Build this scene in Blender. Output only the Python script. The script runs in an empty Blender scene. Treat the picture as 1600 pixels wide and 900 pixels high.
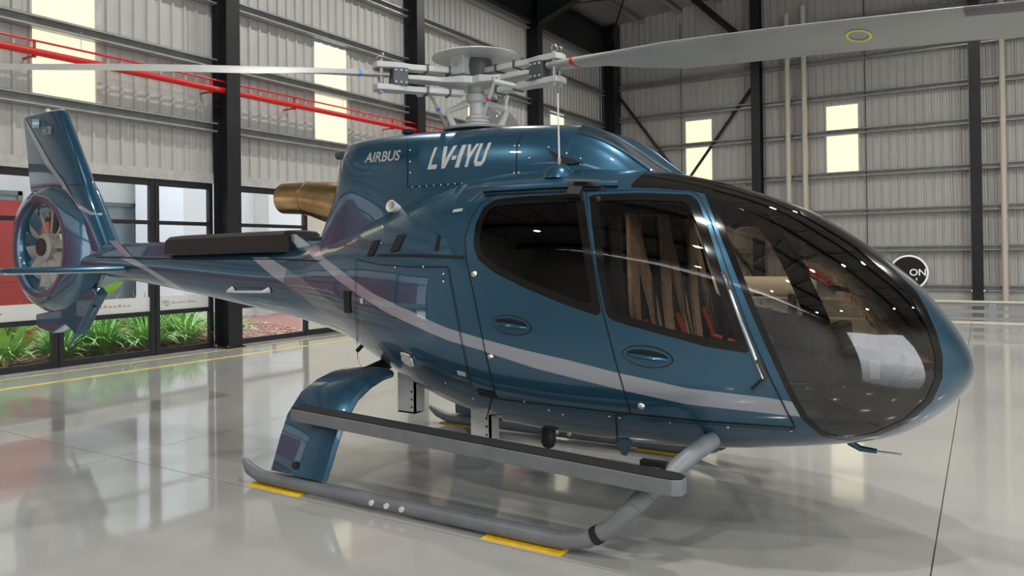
import bpy, bmesh, math, random
import numpy as np
from mathutils import Vector, Matrix
random.seed(7); RNG = np.random.default_rng(7)
sc = bpy.context.scene
COL = sc.collection

# ------------------------------------------------------------------ camera
CAM = np.array([3.444, -5.028, 1.7155]); YAW, PITCH, ROLL = 2.1274, 0.0083, -0.0121
FPX, CY = 1185.4, 386.6
_f = np.array([math.cos(YAW)*math.cos(PITCH), math.sin(YAW)*math.cos(PITCH), math.sin(PITCH)])
_r = np.array([math.sin(YAW), -math.cos(YAW), 0.0]); _u = np.cross(_r, _f)
RT = math.cos(ROLL)*_r + math.sin(ROLL)*_u; UP = -math.sin(ROLL)*_r + math.cos(ROLL)*_u; FW = _f
cd = bpy.data.cameras.new('camera'); cam = bpy.data.objects.new('camera', cd); COL.objects.link(cam)
cd.sensor_width = 36.0; cd.lens = FPX/1600*36.0; cd.shift_y = -(450-CY)/1600.0; cd.clip_end = 200
cam.matrix_world = Matrix(((RT[0], UP[0], -FW[0], CAM[0]), (RT[1], UP[1], -FW[1], CAM[1]), (RT[2], UP[2], -FW[2], CAM[2]), (0, 0, 0, 1)))
sc.camera = cam
def ray(p): return FW + RT*(p[0]-800)/FPX - UP*(p[1]-CY)/FPX
def onplane(p, ax, val):
    d = ray(p); return CAM + d*(val-CAM[ax])/d[ax]

# ------------------------------------------------------------------ world, exposure, hall lamps
w = bpy.data.worlds.new('world'); sc.world = w; w.use_nodes = True
bg = w.node_tree.nodes['Background']; bg.inputs[0].default_value = (0.86, 0.93, 1.0, 1); bg.inputs[1].default_value = 4.2
sc.view_settings.view_transform = 'Standard'; sc.view_settings.look = 'None'
sc.view_settings.exposure = 0.13; sc.view_settings.gamma = 1.0; sc.view_settings.use_curve_mapping = False
LAMP_W = 175.0
LAMPS = [(x, y) for x in (3.2, 9.2, 15.2) for y in (-12.4, -6.8, -1.3, 4.2, 9.8)]+[(-5.3, -8.6), (-5.3, 2.4), (-5.3, 8.0), (-5.3, 13.6), (3.2, 15.4), (9.2, 15.4)]

# ------------------------------------------------------------------ helpers
def cprops(o, label=None, cat=None, group=None, kind=None):
    if label: o['label'] = label
    if cat: o['category'] = cat
    if group: o['group'] = group
    if kind: o['kind'] = kind
    return o
def empty(name, loc=(0, 0, 0)):
    o = bpy.data.objects.new(name, None); COL.objects.link(o); o.location = loc; o.empty_display_size = .1
    return o
def mk(name, verts, faces, mat, parent=None, smooth=False, normals=None, fmat=None, loc=None):
    me = bpy.data.meshes.new(name)
    me.from_pydata([tuple(map(float, v)) for v in verts], [], [tuple(f) for f in faces])
    for m in (mat if isinstance(mat, (list, tuple)) else [mat]): me.materials.append(M[m])
    if smooth: me.polygons.foreach_set('use_smooth', [True]*len(me.polygons))
    if fmat is not None: me.polygons.foreach_set('material_index', fmat)
    me.update()
    if normals is not None: me.normals_split_custom_set_from_vertices([tuple(map(float, n)) for n in normals])
    o = bpy.data.objects.new(name, me); COL.objects.link(o)
    if parent: o.parent = parent
    if loc is not None: o.location = loc
    return o
class MB:
    """collects shapes into one mesh"""
    def __init__(s): s.v = []; s.f = []
    def add(s, v, f):
        n = len(s.v); s.v += [tuple(map(float, p)) for p in v]; s.f += [tuple(i+n for i in q) for q in f]; return s
    def box(s, c, d, rot=None):
        c = np.array(c, float); d = np.array(d, float)/2
        v = [np.array((sx*d[0], sy*d[1], sz*d[2])) for sz in (-1, 1) for sx, sy in ((-1, -1), (1, -1), (1, 1), (-1, 1))]
        if rot is not None: v = [rot @ p for p in v]
        return s.add([p+c for p in v], [(3, 2, 1, 0), (4, 5, 6, 7), (0, 1, 5, 4), (1, 2, 6, 5), (2, 3, 7, 6), (3, 0, 4, 7)])
    def bbox(s, a, b): 
        a = np.array(a, float); b = np.array(b, float); return s.box((a+b)/2, b-a)
    def tube(s, path, rad, n=10, cap=True, flat=1.0):
        P = [np.array(p, float) for p in path]; m = len(P); rads = [rad]*m if np.isscalar(rad) else list(rad)
        T = []
        for i in range(m):
            t = P[min(i+1, m-1)]-P[max(i-1, 0)]; T.append(t/np.linalg.norm(t))
        a = np.array((0, 0, 1.0)) if abs(T[0][2]) < .9 else np.array((1.0, 0, 0))
        N = np.cross(T[0], a); N /= np.linalg.norm(N); vs = []
        for i in range(m):
            N = N-T[i]*(N@T[i]); N /= np.linalg.norm(N); B = np.cross(T[i], N)
            for k in range(n):
                q = 2*math.pi*k/n; vs.append(P[i]+rads[i]*(math.cos(q)*N+flat*math.sin(q)*B))
        fs = [(i*n+k, i*n+(k+1) % n, (i+1)*n+(k+1) % n, (i+1)*n+k) for i in range(m-1) for k in range(n)]
        if cap: fs += [tuple(range(n-1, -1, -1)), tuple(range((m-1)*n, m*n))]
        return s.add(vs, fs)
    def lathe(s, prof, c=(0, 0, 0), n=24, axis='z'):
        vs = []; c = np.array(c, float)
        for r, h in prof:
            for k in range(n):
                q = 2*math.pi*k/n; p = (r*math.cos(q), r*math.sin(q), h)
                if axis == 'y': p = (p[0], p[2], p[1])
                if axis == 'x': p = (p[2], p[0], p[1])
                vs.append(c+np.array(p))
        m = len(prof)
        fs = [(i*n+k, i*n+(k+1) % n, (i+1)*n+(k+1) % n, (i+1)*n+k) for i in range(m-1) for k in range(n)]
        fs += [tuple(range(n-1, -1, -1)), tuple(range((m-1)*n, m*n))]
        if axis == 'y': fs = [q[::-1] for q in fs]
        return s.add(vs, fs)
    def loft(s, rings, cap=True):
        n = len(rings[0]); vs = [p for r in rings for p in r]; m = len(rings)
        fs = [(i*n+k, i*n+(k+1) % n, (i+1)*n+(k+1) % n, (i+1)*n+k) for i in range(m-1) for k in range(n)]
        if cap: fs += [tuple(range(n-1, -1, -1)), tuple(range((m-1)*n, m*n))]
        return s.add(vs, fs)
    def prism(s, poly, t0, t1, f):
        """poly of 2D points, f(u,v,t)->3D"""
        n = len(poly); vs = [f(u, v, t0) for u, v in poly]+[f(u, v, t1) for u, v in poly]
        return s.add(vs, [tuple(range(n-1, -1, -1)), tuple(range(n, 2*n))]+[(k, (k+1) % n, n+(k+1) % n, n+k) for k in range(n)])
    def build(s, name, mat, parent=None, smooth=False, bevel=0, auto=True):
        me = bpy.data.meshes.new(name); me.from_pydata(s.v, [], s.f); me.materials.append(M[mat])
        bm = bmesh.new(); bm.from_mesh(me)
        bmesh.ops.recalc_face_normals(bm, faces=bm.faces)
        if bevel: bmesh.ops.bevel(bm, geom=bm.edges[:]+bm.verts[:], offset=bevel, segments=2, profile=.6, affect='EDGES', clamp_overlap=True)
        if smooth:
            for f in bm.faces: f.smooth = True
            for e in bm.edges:
                if len(e.link_faces) == 2 and e.calc_face_angle(0) > math.radians(38): e.smooth = False
        bm.to_mesh(me); bm.free()
        o = bpy.data.objects.new(name, me); COL.objects.link(o)
        if parent: o.parent = parent
        return o
def inst(src, loc, parent=None, name=None, rotz=0):
    o = src.copy(); COL.objects.link(o); o.location = loc; o.rotation_euler = (0, 0, rotz)
    if parent: o.parent = parent
    return o

# ------------------------------------------------------------------ materials
M = {}
def mat(name, col, rough=.5, metal=0.0, coat=0.0, noise=None, bump=None, spec=.5, emit=None, alpha=None, trans=None):
    m = bpy.data.materials.new(name); m.use_nodes = True; nt = m.node_tree; b = nt.nodes['Principled BSDF']
    b.inputs['Base Color'].default_value = (*col, 1); b.inputs['Roughness'].default_value = rough; b.inputs['Metallic'].default_value = metal
    b.inputs['Coat Weight'].default_value = coat; b.inputs['Coat Roughness'].default_value = .03; b.inputs['Specular IOR Level'].default_value = spec
    if emit: b.inputs['Emission Color'].default_value = (*emit[0], 1); b.inputs['Emission Strength'].default_value = emit[1]
    if trans: b.inputs['Transmission Weight'].default_value = trans
    if noise or bump: tc = nt.nodes.new('ShaderNodeTexCoord')
    if noise:   # (scale, amount)
        n = nt.nodes.new('ShaderNodeTexNoise'); n.inputs['Scale'].default_value = noise[0]; n.inputs['Detail'].default_value = 5
        nt.links.new(tc.outputs['Object'], n.inputs['Vector'])
        r = nt.nodes.new('ShaderNodeValToRGB'); a = noise[1]
        r.color_ramp.elements[0].position = .3; r.color_ramp.elements[1].position = .7
        r.color_ramp.elements[0].color = (*[c*(1-a) for c in col], 1); r.color_ramp.elements[1].color = (*[min(1, c*(1+a)) for c in col], 1)
        nt.links.new(n.outputs['Fac'], r.inputs['Fac']); nt.links.new(r.outputs['Color'], b.inputs['Base Color'])
    if bump:    # (scale, strength)
        n2 = nt.nodes.new('ShaderNodeTexNoise'); n2.inputs['Scale'].default_value = bump[0]; n2.inputs['Detail'].default_value = 3
        nt.links.new(tc.outputs['Object'], n2.inputs['Vector'])
        bp = nt.nodes.new('ShaderNodeBump'); bp.inputs['Strength'].default_value = bump[1]; bp.inputs['Distance'].default_value = .02
        nt.links.new(n2.outputs['Fac'], bp.inputs['Height']); nt.links.new(bp.outputs['Normal'], b.inputs['Normal'])
    M[name] = m; return m
def glass(name, tint, ior=1.5, gloss=(1, 1, 1)):
    m = bpy.data.materials.new(name); m.use_nodes = True; nt = m.node_tree; nt.nodes.clear()
    out = nt.nodes.new('ShaderNodeOutputMaterial'); t = nt.nodes.new('ShaderNodeBsdfTransparent'); g = nt.nodes.new('ShaderNodeBsdfGlossy')
    t.inputs[0].default_value = (*tint, 1); g.inputs['Color'].default_value = (*gloss, 1); g.inputs['Roughness'].default_value = .01
    fr = nt.nodes.new('ShaderNodeFresnel'); fr.inputs[0].default_value = ior
    mx = nt.nodes.new('ShaderNodeMixShader'); nt.links.new(fr.outputs[0], mx.inputs[0]); nt.links.new(t.outputs[0], mx.inputs[1]); nt.links.new(g.outputs[0], mx.inputs[2])
    nt.links.new(mx.outputs[0], out.inputs[0]); M[name] = m; return m
mat('blue', (.019, .092, .165), .30, .55, 1.0, noise=(900, .10))
mat('silver_stripe', (.36, .38, .44), .35, .35, 1.0)
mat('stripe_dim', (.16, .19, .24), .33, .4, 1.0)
mat('black_paint', (.006, .0055, .005), .13, 0, 0)
mat('black', (.012, .012, .013), .5)
mat('black_cloth', (.02, .016, .014), .62, noise=(60, .3), bump=(120, .1))
mat('seam', (.004, .007, .01), .6)
mat('lining', (.05, .05, .052), .8, noise=(30, .2))
mat('dark_grey', (.05, .05, .055), .55)
mat('skid_grey', (.20, .215, .235), .42, .1, noise=(8, .12))
mat('step_grey', (.17, .18, .19), .5, noise=(10, .1))
mat('grip_tape', (.03, .03, .032), .95, noise=(300, .6), bump=(500, .8))
mat('white_metal', (.72, .72, .7), .4, .0)
mat('rotor_grey', (.52, .53, .53), .42, .1, noise=(6, .06))
mat('blade_grey', (.36, .37, .365), .45, 0, noise=(3, .08))
mat('blade_edge', (.16, .16, .16), .4, .3)
mat('rotor_dark', (.09, .1, .115), .5, .4)
mat('bright_metal', (.7, .7, .68), .22, 1.0)
mat('bronze', (.50, .34, .16), .27, 1.0, noise=(5, .35), bump=(40, .08))
mat('fan_grey', (.40, .385, .35), .5, .2)
mat('red', (.6, .02, .015), .4); mat('yellow', (.85, .52, .01), .5, noise=(20, .12)); mat('tape_blue', (.05, .25, .75), .5)
mat('yellow_ring', (.75, .75, .1), .5)
mat('sheepskin', (.56, .43, .33), .95, noise=(45, .22), bump=(90, .9))
mat('seat_black', (.02, .02, .022), .7, noise=(40, .3))
mat('belt_red', (.5, .03, .02), .6)
mat('paper', (.78, .74, .62), .7)
mat('screen', (.02, .022, .03), .15)
mat('flag_blue', (.25, .55, .85), .4); mat('flag_white', (.85, .85, .85), .4)
mat('letter', (.52, .54, .55), .4, .3, .5)
glass('windshield_glass', (.54, .49, .42), 1.8)
glass('door_glass', (.66, .62, .56), 1.48)
glass('rear_glass', (.05, .047, .043), 1.45)
glass('window_glass', (.93, .96, .95), 1.35)
# hangar
mat('floor', (.41, .41, .392), .085, 0, .3, noise=(.35, .06), bump=(1.1, .035))
mat('joint', (.16, .12, .1), .8)
mat('marking', (.75, .55, .08), .3, noise=(4, .25))
mat('sheet', (.50, .49, .475), .5, .15, noise=(.7, .07))
mat('sheet_roof', (.30, .29, .27), .6, .1)
mat('galv', (.42, .43, .425), .38, .5, noise=(5, .14))
mat('steel_black', (.016, .017, .02), .42, .1, noise=(2, .3))
mat('frame_black', (.018, .018, .022), .4)
mat('flashing', (.50, .50, .48), .6, .1, noise=(9, .12))
mat('plaster', (.62, .60, .53), .8, noise=(2, .05))
mat('concrete', (.48, .47, .44), .8, noise=(6, .1))
mat('pvc', (.66, .60, .52), .45)
mat('fire_red', (.62, .018, .015), .38)
mat('rail_grey', (.30, .32, .34), .5); mat('rail_cream', (.66, .63, .55), .5)
mat('film', (.72, .75, .74), .7)
mat('film_ink', (.42, .40, .42), .7); mat('film_ink_red', (.62, .35, .33), .7)
mat('sign_black', (.008, .008, .008), .4); mat('sign_white', (.9, .9, .88), .5, emit=((1, 1, .97), .25))
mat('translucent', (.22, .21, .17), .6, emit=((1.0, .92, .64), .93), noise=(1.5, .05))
mat('lamp_face', (1, 1, 1), .5, emit=((1.0, .97, .9), 14.0))
mat('tank_cream', (.75, .70, .60), .4)
# outside
mat('mulch', (.27, .13, .1), .95, noise=(25, .5)); mat('chip', (.42, .22, .18), .9, noise=(3, .45)); mat('chip_pale', (.62, .47, .40), .9, noise=(3, .3))
mat('leaf_a', (.17, .40, .075), .45, noise=(9, .4)); mat('leaf_b', (.31, .54, .15), .45, noise=(9, .35)); mat('leaf_big', (.36, .58, .10), .4, noise=(5, .3))
mat('leaf_pale', (.42, .5, .34), .5, noise=(6, .3))
mat('stem', (.45, .4, .26), .7)
mat('wall_white', (.72, .74, .78), .8); mat('wall_grey', (.50, .51, .50), .85, noise=(1, .08)); mat('wall_red', (.42, .05, .05), .7, noise=(2, .1))
mat('far_glass', (.20, .24, .27), .15, .2); mat('far_frame', (.13, .14, .15), .5); mat('pane_pale', (.6, .55, .42), .8)
mat('paving', (.5, .5, .48), .8, noise=(3, .1))

# ================================================================== THE HANGAR
WX, BY, EX, FY, EAVE = -9.05, 22.2, 20.0, -16.0, 10.5       # left wall, back wall, door end, camera-side wall, eave height
# ---- floor: saw-cut slabs
floor = MB().bbox((WX, FY, -.30), (EX+14, BY, -.02)).build('floor', 'joint'); cprops(floor, kind='structure')
jx = [WX, -2.95, 3.18, 9.3, 15.4, 21.5, 34.0]; jy = [FY, -13.3, -7.3, -1.27, 4.75, 10.8, 16.8, BY]
g = .004
for i in range(len(jx)-1):
    for j in range(len(jy)-1):
        MB().bbox((jx[i]+g, jy[j]+g, -.02), (jx[i+1]-g, jy[j+1]-g, 0)).build('floor_slab', 'floor', floor)
for y0, y1 in ((-.6, 9.0),):      # two worn yellow lines along the window wall
    for xx, ww in ((-8.52, .07), (-7.66, .12)):
        MB().bbox((xx, -6.0, .0), (xx+ww, 14.0, .0015)).build('floor_marking', 'marking', floor)

# ---- corrugated cladding sheets
def sheet_mesh(name, width, z0, z1, material):
    """trapezoid-ribbed sheet in the local x/z plane, ribs standing towards -y"""
    pitch = .278; xs = []; n = max(1, round(width/pitch)); p = width/n
    for k in range(n):
        o = k*p; xs += [(o, 0), (o+.36*p, 0), (o+.42*p, -.008), (o+.48*p, 0), (o+.70*p, 0), (o+.78*p, -.04), (o+.92*p, -.04)]
    xs.append((width, 0))
    v = [(x, y, z) for z in (z0, z1) for x, y in xs]; m = len(xs)
    me = bpy.data.meshes.new(name); me.from_pydata(v, [], [(k, k+1, m+k+1, m+k) for k in range(m-1)]); me.materials.append(M[material]); me.update()
    return me
def sheet(me, loc, rz, parent):
    o = bpy.data.objects.new('cladding_sheet', me); COL.objects.link(o); o.parent = parent; o.location = loc; o.rotation_euler = (0, 0, rz); return o
def girt_mb(L):
    """galvanised Z girt along local x, web vertical, in local y 0..-.16"""
    mb = MB(); t = .006
    mb.bbox((0, -.17, .085), (L, 0, .085+t)).bbox((0, -.17, -.09), (L, 0, -.09+t)).bbox((0, -.012, -.09), (L, 0, .09))
    mb.bbox((0, -.17, .06), (L, -.165, .09)).bbox((0, -.17, -.09), (L, -.165, -.055)); return mb
HEAD = 3.12
GZ = [4.17, 5.38, 6.60, 7.82, 9.04, 10.2]
wl = empty('wall_left', (WX, 0, 0)); cprops(wl, kind='structure')
wb = empty('wall_back', (0, BY, 0)); cprops(wb, kind='structure')
W1 = 0.9733
low = sheet_mesh('cladding_sheet', W1, 3.25, 4.22, 'sheet'); mid = sheet_mesh('cladding_sheet', W1, 4.22, 6.45, 'sheet')
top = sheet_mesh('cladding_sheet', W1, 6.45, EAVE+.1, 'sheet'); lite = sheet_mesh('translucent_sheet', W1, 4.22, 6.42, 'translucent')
LY = [1.03, 7.2, 12.75, 17.2]     # roof-light strips in the left wall
k0 = -9
ys = [1.03+W1*k for k in range(k0, 22)]
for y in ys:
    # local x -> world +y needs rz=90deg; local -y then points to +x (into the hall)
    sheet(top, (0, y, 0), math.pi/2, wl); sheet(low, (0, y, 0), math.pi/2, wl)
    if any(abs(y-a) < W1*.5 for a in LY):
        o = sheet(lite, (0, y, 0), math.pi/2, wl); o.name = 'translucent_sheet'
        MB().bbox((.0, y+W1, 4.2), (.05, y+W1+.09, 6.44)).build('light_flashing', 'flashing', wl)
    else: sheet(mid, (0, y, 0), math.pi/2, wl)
COLY = [4.38, 10.05, 16.15, 22.0]
gbays = [(-8.0, -1.85), (-1.75, 4.22), (4.54, 9.88), (10.22, 15.98), (16.32, 21.6)]
for (a, b) in gbays:
    for z in GZ:
        o = girt_mb(b-a).build('girt', 'galv', wl); o.location = (.23, a, z); o.rotation_euler = (0, 0, math.pi/2)
        o.location = (.045, a, z)
MB().bbox((.0, -9, 3.12), (.06, 6.6, 3.30)).build('head_flashing', 'flashing', wl)
MB().bbox((-.2, 6.62, 0), (.02, 22.2, 3.30)).build('lower_wall_panel', 'plaster', wl)
MB().bbox((.02, 6.62, 0), (.035, 22.2, .12)).build('skirting', 'frame_black', wl)
# back wall
blow = sheet_mesh('cladding_sheet', W1, .42, 4.22, 'sheet'); bmid = mid; btop = top
bx = [-.99+W1*k for k in range(-9, 22)]
blite = sheet_mesh('translucent_sheet', W1, 4.25, 6.52, 'translucent'); bmid = sheet_mesh('cladding_sheet', W1, 4.22, 6.52, 'sheet'); btop = sheet_mesh('cladding_sheet', W1, 6.52, 11.95, 'sheet')
for x in bx:
    sheet(blow, (x, 0, 0), 0, wb); sheet(btop, (x, 0, 0), 0, wb)
    if min(abs(x+.99), abs(x+5.86), abs(x-4.85)) < W1*.3:
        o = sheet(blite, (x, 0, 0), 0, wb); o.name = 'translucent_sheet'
        MB().bbox((x+W1, -.05, 4.22), (x+W1+.08, 0, 6.54)).build('light_flashing', 'flashing', wb)
    else: sheet(bmid, (x, 0, 0), 0, wb)
COLX = [-3.2, 3.27, 9.6, 15.9]
for (a, b) in [(-8.7, -3.38), (-3.02, 3.1), (3.44, 9.4), (9.8, 15.7)]:
    for z in [.50, 1.73, 2.95, 4.20, 5.60, 6.80, 8.02, 9.24]:
        o = girt_mb(b-a).build('girt', 'galv', wb); o.location = (a, -.045, z)
MB().bbox((-9.05, -.14, 0), (20, .1, .40)).build('plinth', 'concrete', wb)
for x in (-6.0, .22, 6.4):     # sag rods
    MB().tube([(x, -.09, .5), (x, -.09, 10.2)], .013, 6).build('sag_rod', 'steel_black', wb)
# other two walls: door end (open) and the wall behind the camera
we = MB().bbox((EX, -16, 0), (EX+.2, -12.4, 11.2)).bbox((EX, .3, 0), (EX+.2, 22.2, 11.2)).bbox((EX, -12.4, 7.4), (EX+.2, .3, 11.2)).build('wall_door_end', 'sheet'); cprops(we, kind='structure')
wf = MB().bbox((WX, FY-.2, 3.3), (EX, FY, 10.6)).bbox((WX, FY-.2, 0), (EX, FY, 3.3)).build('wall_front', 'sheet'); cprops(wf, kind='structure')
wl2 = MB().bbox((WX-.1, -16, 0), (WX, -7.8, 10.6)).build('wall_left_far', 'sheet'); cprops(wl2, kind='structure')

# ---- steel columns (H section) and roof frame
def hcol(name, x, y, z1, fl, dp, along, label):
    """flange width fl, depth dp; along='x': web along x"""
    mb = MB(); t = .022
    if along == 'x': mb.bbox((-dp/2, -fl/2, 0), (-dp/2+t, fl/2, z1)).bbox((dp/2-t, -fl/2, 0), (dp/2, fl/2, z1)).bbox((-dp/2+t, -.008, 0), (dp/2-t, .008, z1))
    else: mb.bbox((-fl/2, -dp/2, 0), (fl/2, -dp/2+t, z1)).bbox((-fl/2, dp/2-t, 0), (fl/2, dp/2, z1)).bbox((-.008, -dp/2+t, 0), (.008, dp/2-t, z1))
    r = empty(name, (x, y, 0)); mb.build('shaft', 'steel_black', r)
    MB().bbox((-.24, -.2, 0), (.24, .2, .025)).build('base_plate', 'steel_black', r)
    for sx in (-.18, .18):
        for sy in (-.14, .14): MB().lathe([(.018, .025), (.018, .055)], (sx, sy, 0), 6).build('anchor_bolt', 'galv', r)
    return cprops(r, label, 'column', 'steel columns of the hall')
hcol('steel_column', WX+.27, 4.38, EAVE, .30, .42, 'x', 'black steel column between the garden window bays, nearest the tail boom')
hcol('steel_column', WX+.27, 10.05, EAVE, .30, .42, 'x', 'black steel column rising right behind the left end of the rotor hub')
hcol('steel_column', WX+.27, 16.15, EAVE, .30, .42, 'x', 'black steel column seen just right of the rotor hub on the side wall')
hcol('steel_column', WX+.3, 21.9, EAVE, .62, .62, 'x', 'broad black steel column in the far corner of the hall')
hcol('steel_column', -3.2, BY-.3, EAVE, .30, .46, 'y', 'black steel column on the back wall beside the paired cream pipes')
hcol('steel_column', 3.27, BY-.3, EAVE, .30, .46, 'y', 'black steel column on the back wall right of the round sign')
ceil_ = empty('ceiling', (0, 0, EAVE)); cprops(ceil_, kind='structure')
RIDGE = 5.5
def rz(x): return .0+.10*(min(x, 2*RIDGE-x)-WX)*.8
for (a, b) in ((WX, RIDGE), (RIDGE, EX)):
    for y0 in np.arange(FY, BY-.1, 1.91):
        y1 = min(y0+1.9, BY)
        MB().add([(a, y0, rz(a)), (b, y0, rz(b)), (b, y1, rz(b)), (a, y1, rz(a)), (a, y0, rz(a)+.04), (b, y0, rz(b)+.04), (b, y1, rz(b)+.04), (a, y1, rz(a)+.04)],
                 [(3, 2, 1, 0), (4, 5, 6, 7), (0, 1, 5, 4), (1, 2, 6, 5), (2, 3, 7, 6), (3, 0, 4, 7)]).build('roof_sheet', 'sheet_roof', ceil_)
for x in (-7.6, -6.1, -4.6, -3.1, -1.6, -.1, 1.4, 2.9, 4.4, 6.6, 8.6, 10.6, 12.6, 14.6, 16.6, 18.6):
    o = girt_mb(BY-FY).build('purlin', 'galv', ceil_); o.location = (x, FY, rz(x)-.1); o.rotation_euler = (0, 0, math.pi/2)
def rafter(y):
    mb = MB(); pts = [(WX+.1, 1.35), (WX+2.6, .62), (RIDGE, .55), (EX-2.6, .62), (EX-.1, 1.35)]
    for (xa, da), (xb, db) in zip(pts[:-1], pts[1:]):
        for ya, yb, oa, ob in ((-.008, .008, None, None),):
            za, zb_ = rz(xa)-.2, rz(xb)-.2
            mb.add([(xa, ya, za-da), (xb, ya, zb_-db), (xb, yb, zb_-db), (xa, yb, za-da), (xa, ya, za), (xb, ya, zb_), (xb, yb, zb_), (xa, yb, za)],
                   [(3, 2, 1, 0), (4, 5, 6, 7), (0, 1, 5, 4), (1, 2, 6, 5), (2, 3, 7, 6), (3, 0, 4, 7)])
            for d0, d1 in (((da, da-.025), (db, db-.025)), ((.025, 0), (.025, 0))):
                mb.add([(xa, -.15, za-d0[0]), (xb, -.15, zb_-d1[0]), (xb, .15, zb_-d1[0]), (xa, .15, za-d0[0]), (xa, -.15, za-d0[1]), (xb, -.15, zb_-d1[1]), (xb, .15, zb_-d1[1]), (xa, .15, za-d0[1])],
                       [(3, 2, 1, 0), (4, 5, 6, 7), (0, 1, 5, 4), (1, 2, 6, 5), (2, 3, 7, 6), (3, 0, 4, 7)])
    o = mb.build('rafter', 'steel_black', ceil_); o.location = (0, y, 0); return o
for y in (-13.4, -7.5, -1.6, 4.38, 10.05, 16.15): rafter(y)
# deep eave beam along the side wall
MB().bbox((WX+.2, 10.2, -1.35), (WX+.23, 22, -.25)).bbox((WX+.05, 10.2, -.28), (WX+.4, 22, -.25)).bbox((WX+.05, 10.2, -1.37), (WX+.4, 22, -1.34)).build('eave_beam', 'steel_black', ceil_)
for k, (a, b) in enumerate((((-8.6, BY-.2, 7.95), (-3.2, BY-.2, .6)), ((-3.3, BY-.12, 7.6), (-8.6, BY-.12, .6)))):
    o = MB().tube([a, b], .055, 8).build('wall_brace', 'steel_black')
    cprops(o, ['dark diagonal brace on the back wall running down from the corner column', 'dark diagonal brace on the back wall running down from the column by the cream pipes'][k], 'brace')
for a, b in (((-8.6, 21.5, 9.6), (-5.2, 16.3, 10.75)), ((-8.5, 16.4, 9.7), (-3.0, 21.4, 10.9))):
    o = MB().tube([a, b], .03, 6).build('roof_brace', 'steel_black', ceil_); o.location = (0, 0, -EAVE)
o = MB().tube([(-3.1, 21.75, 8.6), (-5.4, 21.75, 10.9)], .12, 8).build('knee_brace', 'steel_black', ceil_); o.location = (0, 0, -EAVE)

# ---- pipes
for k, (px, z1, lab) in enumerate(((1231, 9.75, 'cream vertical drain pipe, left one of the pair on the back wall'), (1257, 9.95, 'cream vertical drain pipe, right one of the pair on the back wall'), (1567, 10.4, 'cream vertical drain pipe alone at the right edge, past the black column'))):
    x = onplane((px, 200), 1, BY-.35)[0]; r = empty('drain_pipe', (x, BY-.35, 0))
    MB().tube([(0, 0, 0), (0, 0, z1)], .085, 14).build('pipe', 'pvc', r, True)
    for z in (1.7, 4.15, 6.8): MB().lathe([(.093, z), (.093, z+.10)], n=14).build('joint_collar', 'pvc', r, True)
    for z in (3.0, 8.0): MB().box((0, .10, z), (.2, .03, .04)).build('bracket', 'galv', r)
    cprops(r, lab, 'pipe', 'drain pipes on the back wall')
x = WX+.34
r = empty('fire_main', (x, 0, 4.86)); MB().tube([(0, -7.5, 0), (0, 21, 0)], .058, 12).build('pipe', 'fire_red', r, True)
for y in (.9, 4.0, 6.0, 9.1, 12.0, 15.0): MB().bbox((-.33, y-.02, -.075), (.02, y+.02, -.05)).bbox((-.02, y-.02, -.09), (.0, y+.02, .16)).build('pipe_hanger', 'fire_red', r)
cprops(r, 'thick red fire main running along the corrugated side wall', 'pipe')
r = empty('sprinkler_line', (x, 0, 5.03)); MB().tube([(0, -7.5, 0), (0, 21, 0)], .018, 8).build('pipe', 'fire_red', r, True)
for y in (1.6, 7.4): MB().tube([(0, y, .02), (0, y, .3)], .006, 5).build('hanger_wire', 'galv', r)
cprops(r, 'thin red sprinkler line above the thick red pipe', 'pipe')

# ---- window band in the left wall
def window(n, y0, y1, mull, filmtext):
    r = empty('window_%d' % n, (WX, 0, 0)); cprops(r, kind='structure'); F = .035
    MB().bbox((-F, y0, 0), (F, y1, .10)).build('sill_rail', 'frame_black', r)
    MB().bbox((-F, y0, .70), (F, y1, .78)).build('lower_rail', 'frame_black', r)
    MB().bbox((-F, y0, 2.31), (F, y1, 2.38)).build('transom', 'frame_black', r)
    MB().bbox((-F, y0, 3.0), (F, y1, HEAD)).build('head_rail', 'frame_black', r)
    posts = [y0]+mull+[y1]
    for i, p in enumerate(posts):
        hw = .04 if i in (0, len(posts)-1) else .085
        for s in ((-hw, -.006), (.006, hw)):
            MB().bbox((-F-.01, p+s[0], 0), (F+.012, p+s[1], HEAD)).build('mullion', 'frame_black', r)
    for a, b in zip(posts[:-1], posts[1:]):
        for z0, z1 in ((.10, .70), (.78, 2.31), (2.38, 3.0)):
            mk('pane', [(0, a+.03, z0), (0, b-.03, z0), (0, b-.03, z1), (0, a+.03, z1)], [(0, 1, 2, 3)], 'window_glass', r)
        f = MB().bbox((.004, a+.05, .78), (.006, b-.05, 1.03)).build('privacy_film', 'film', r)
        if filmtext:
            c = (a+b)/2; L = b-a
            for q, (u, wd, m_) in enumerate(((.16, .02, 'film_ink'), (.19, .02, 'film_ink'), (.22, .012, 'film_ink'))):   # looped logo
                MB().tube([(.008, a+L*u+.045*math.cos(t), .90+.05*math.sin(t)) for t in np.linspace(-.6-q, 2.6+q, 9)], .006, 4).build('logo_stroke', m_, f)
            for i in range(9): MB().bbox((.0065, a+L*(.30+.05*i), .885), (.0075, a+L*(.335+.05*i), .915 if i % 3 else .93)).build('print_mark', 'film_ink_red' if i in (3, 4, 5) else 'film_ink', f)
    return r
window(1, -1.62, 4.18, [1.37, 3.03], True)
window(2, 4.58, 6.55, [], True)
window(3, -7.7, -1.75, [-4.7], False)

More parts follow.
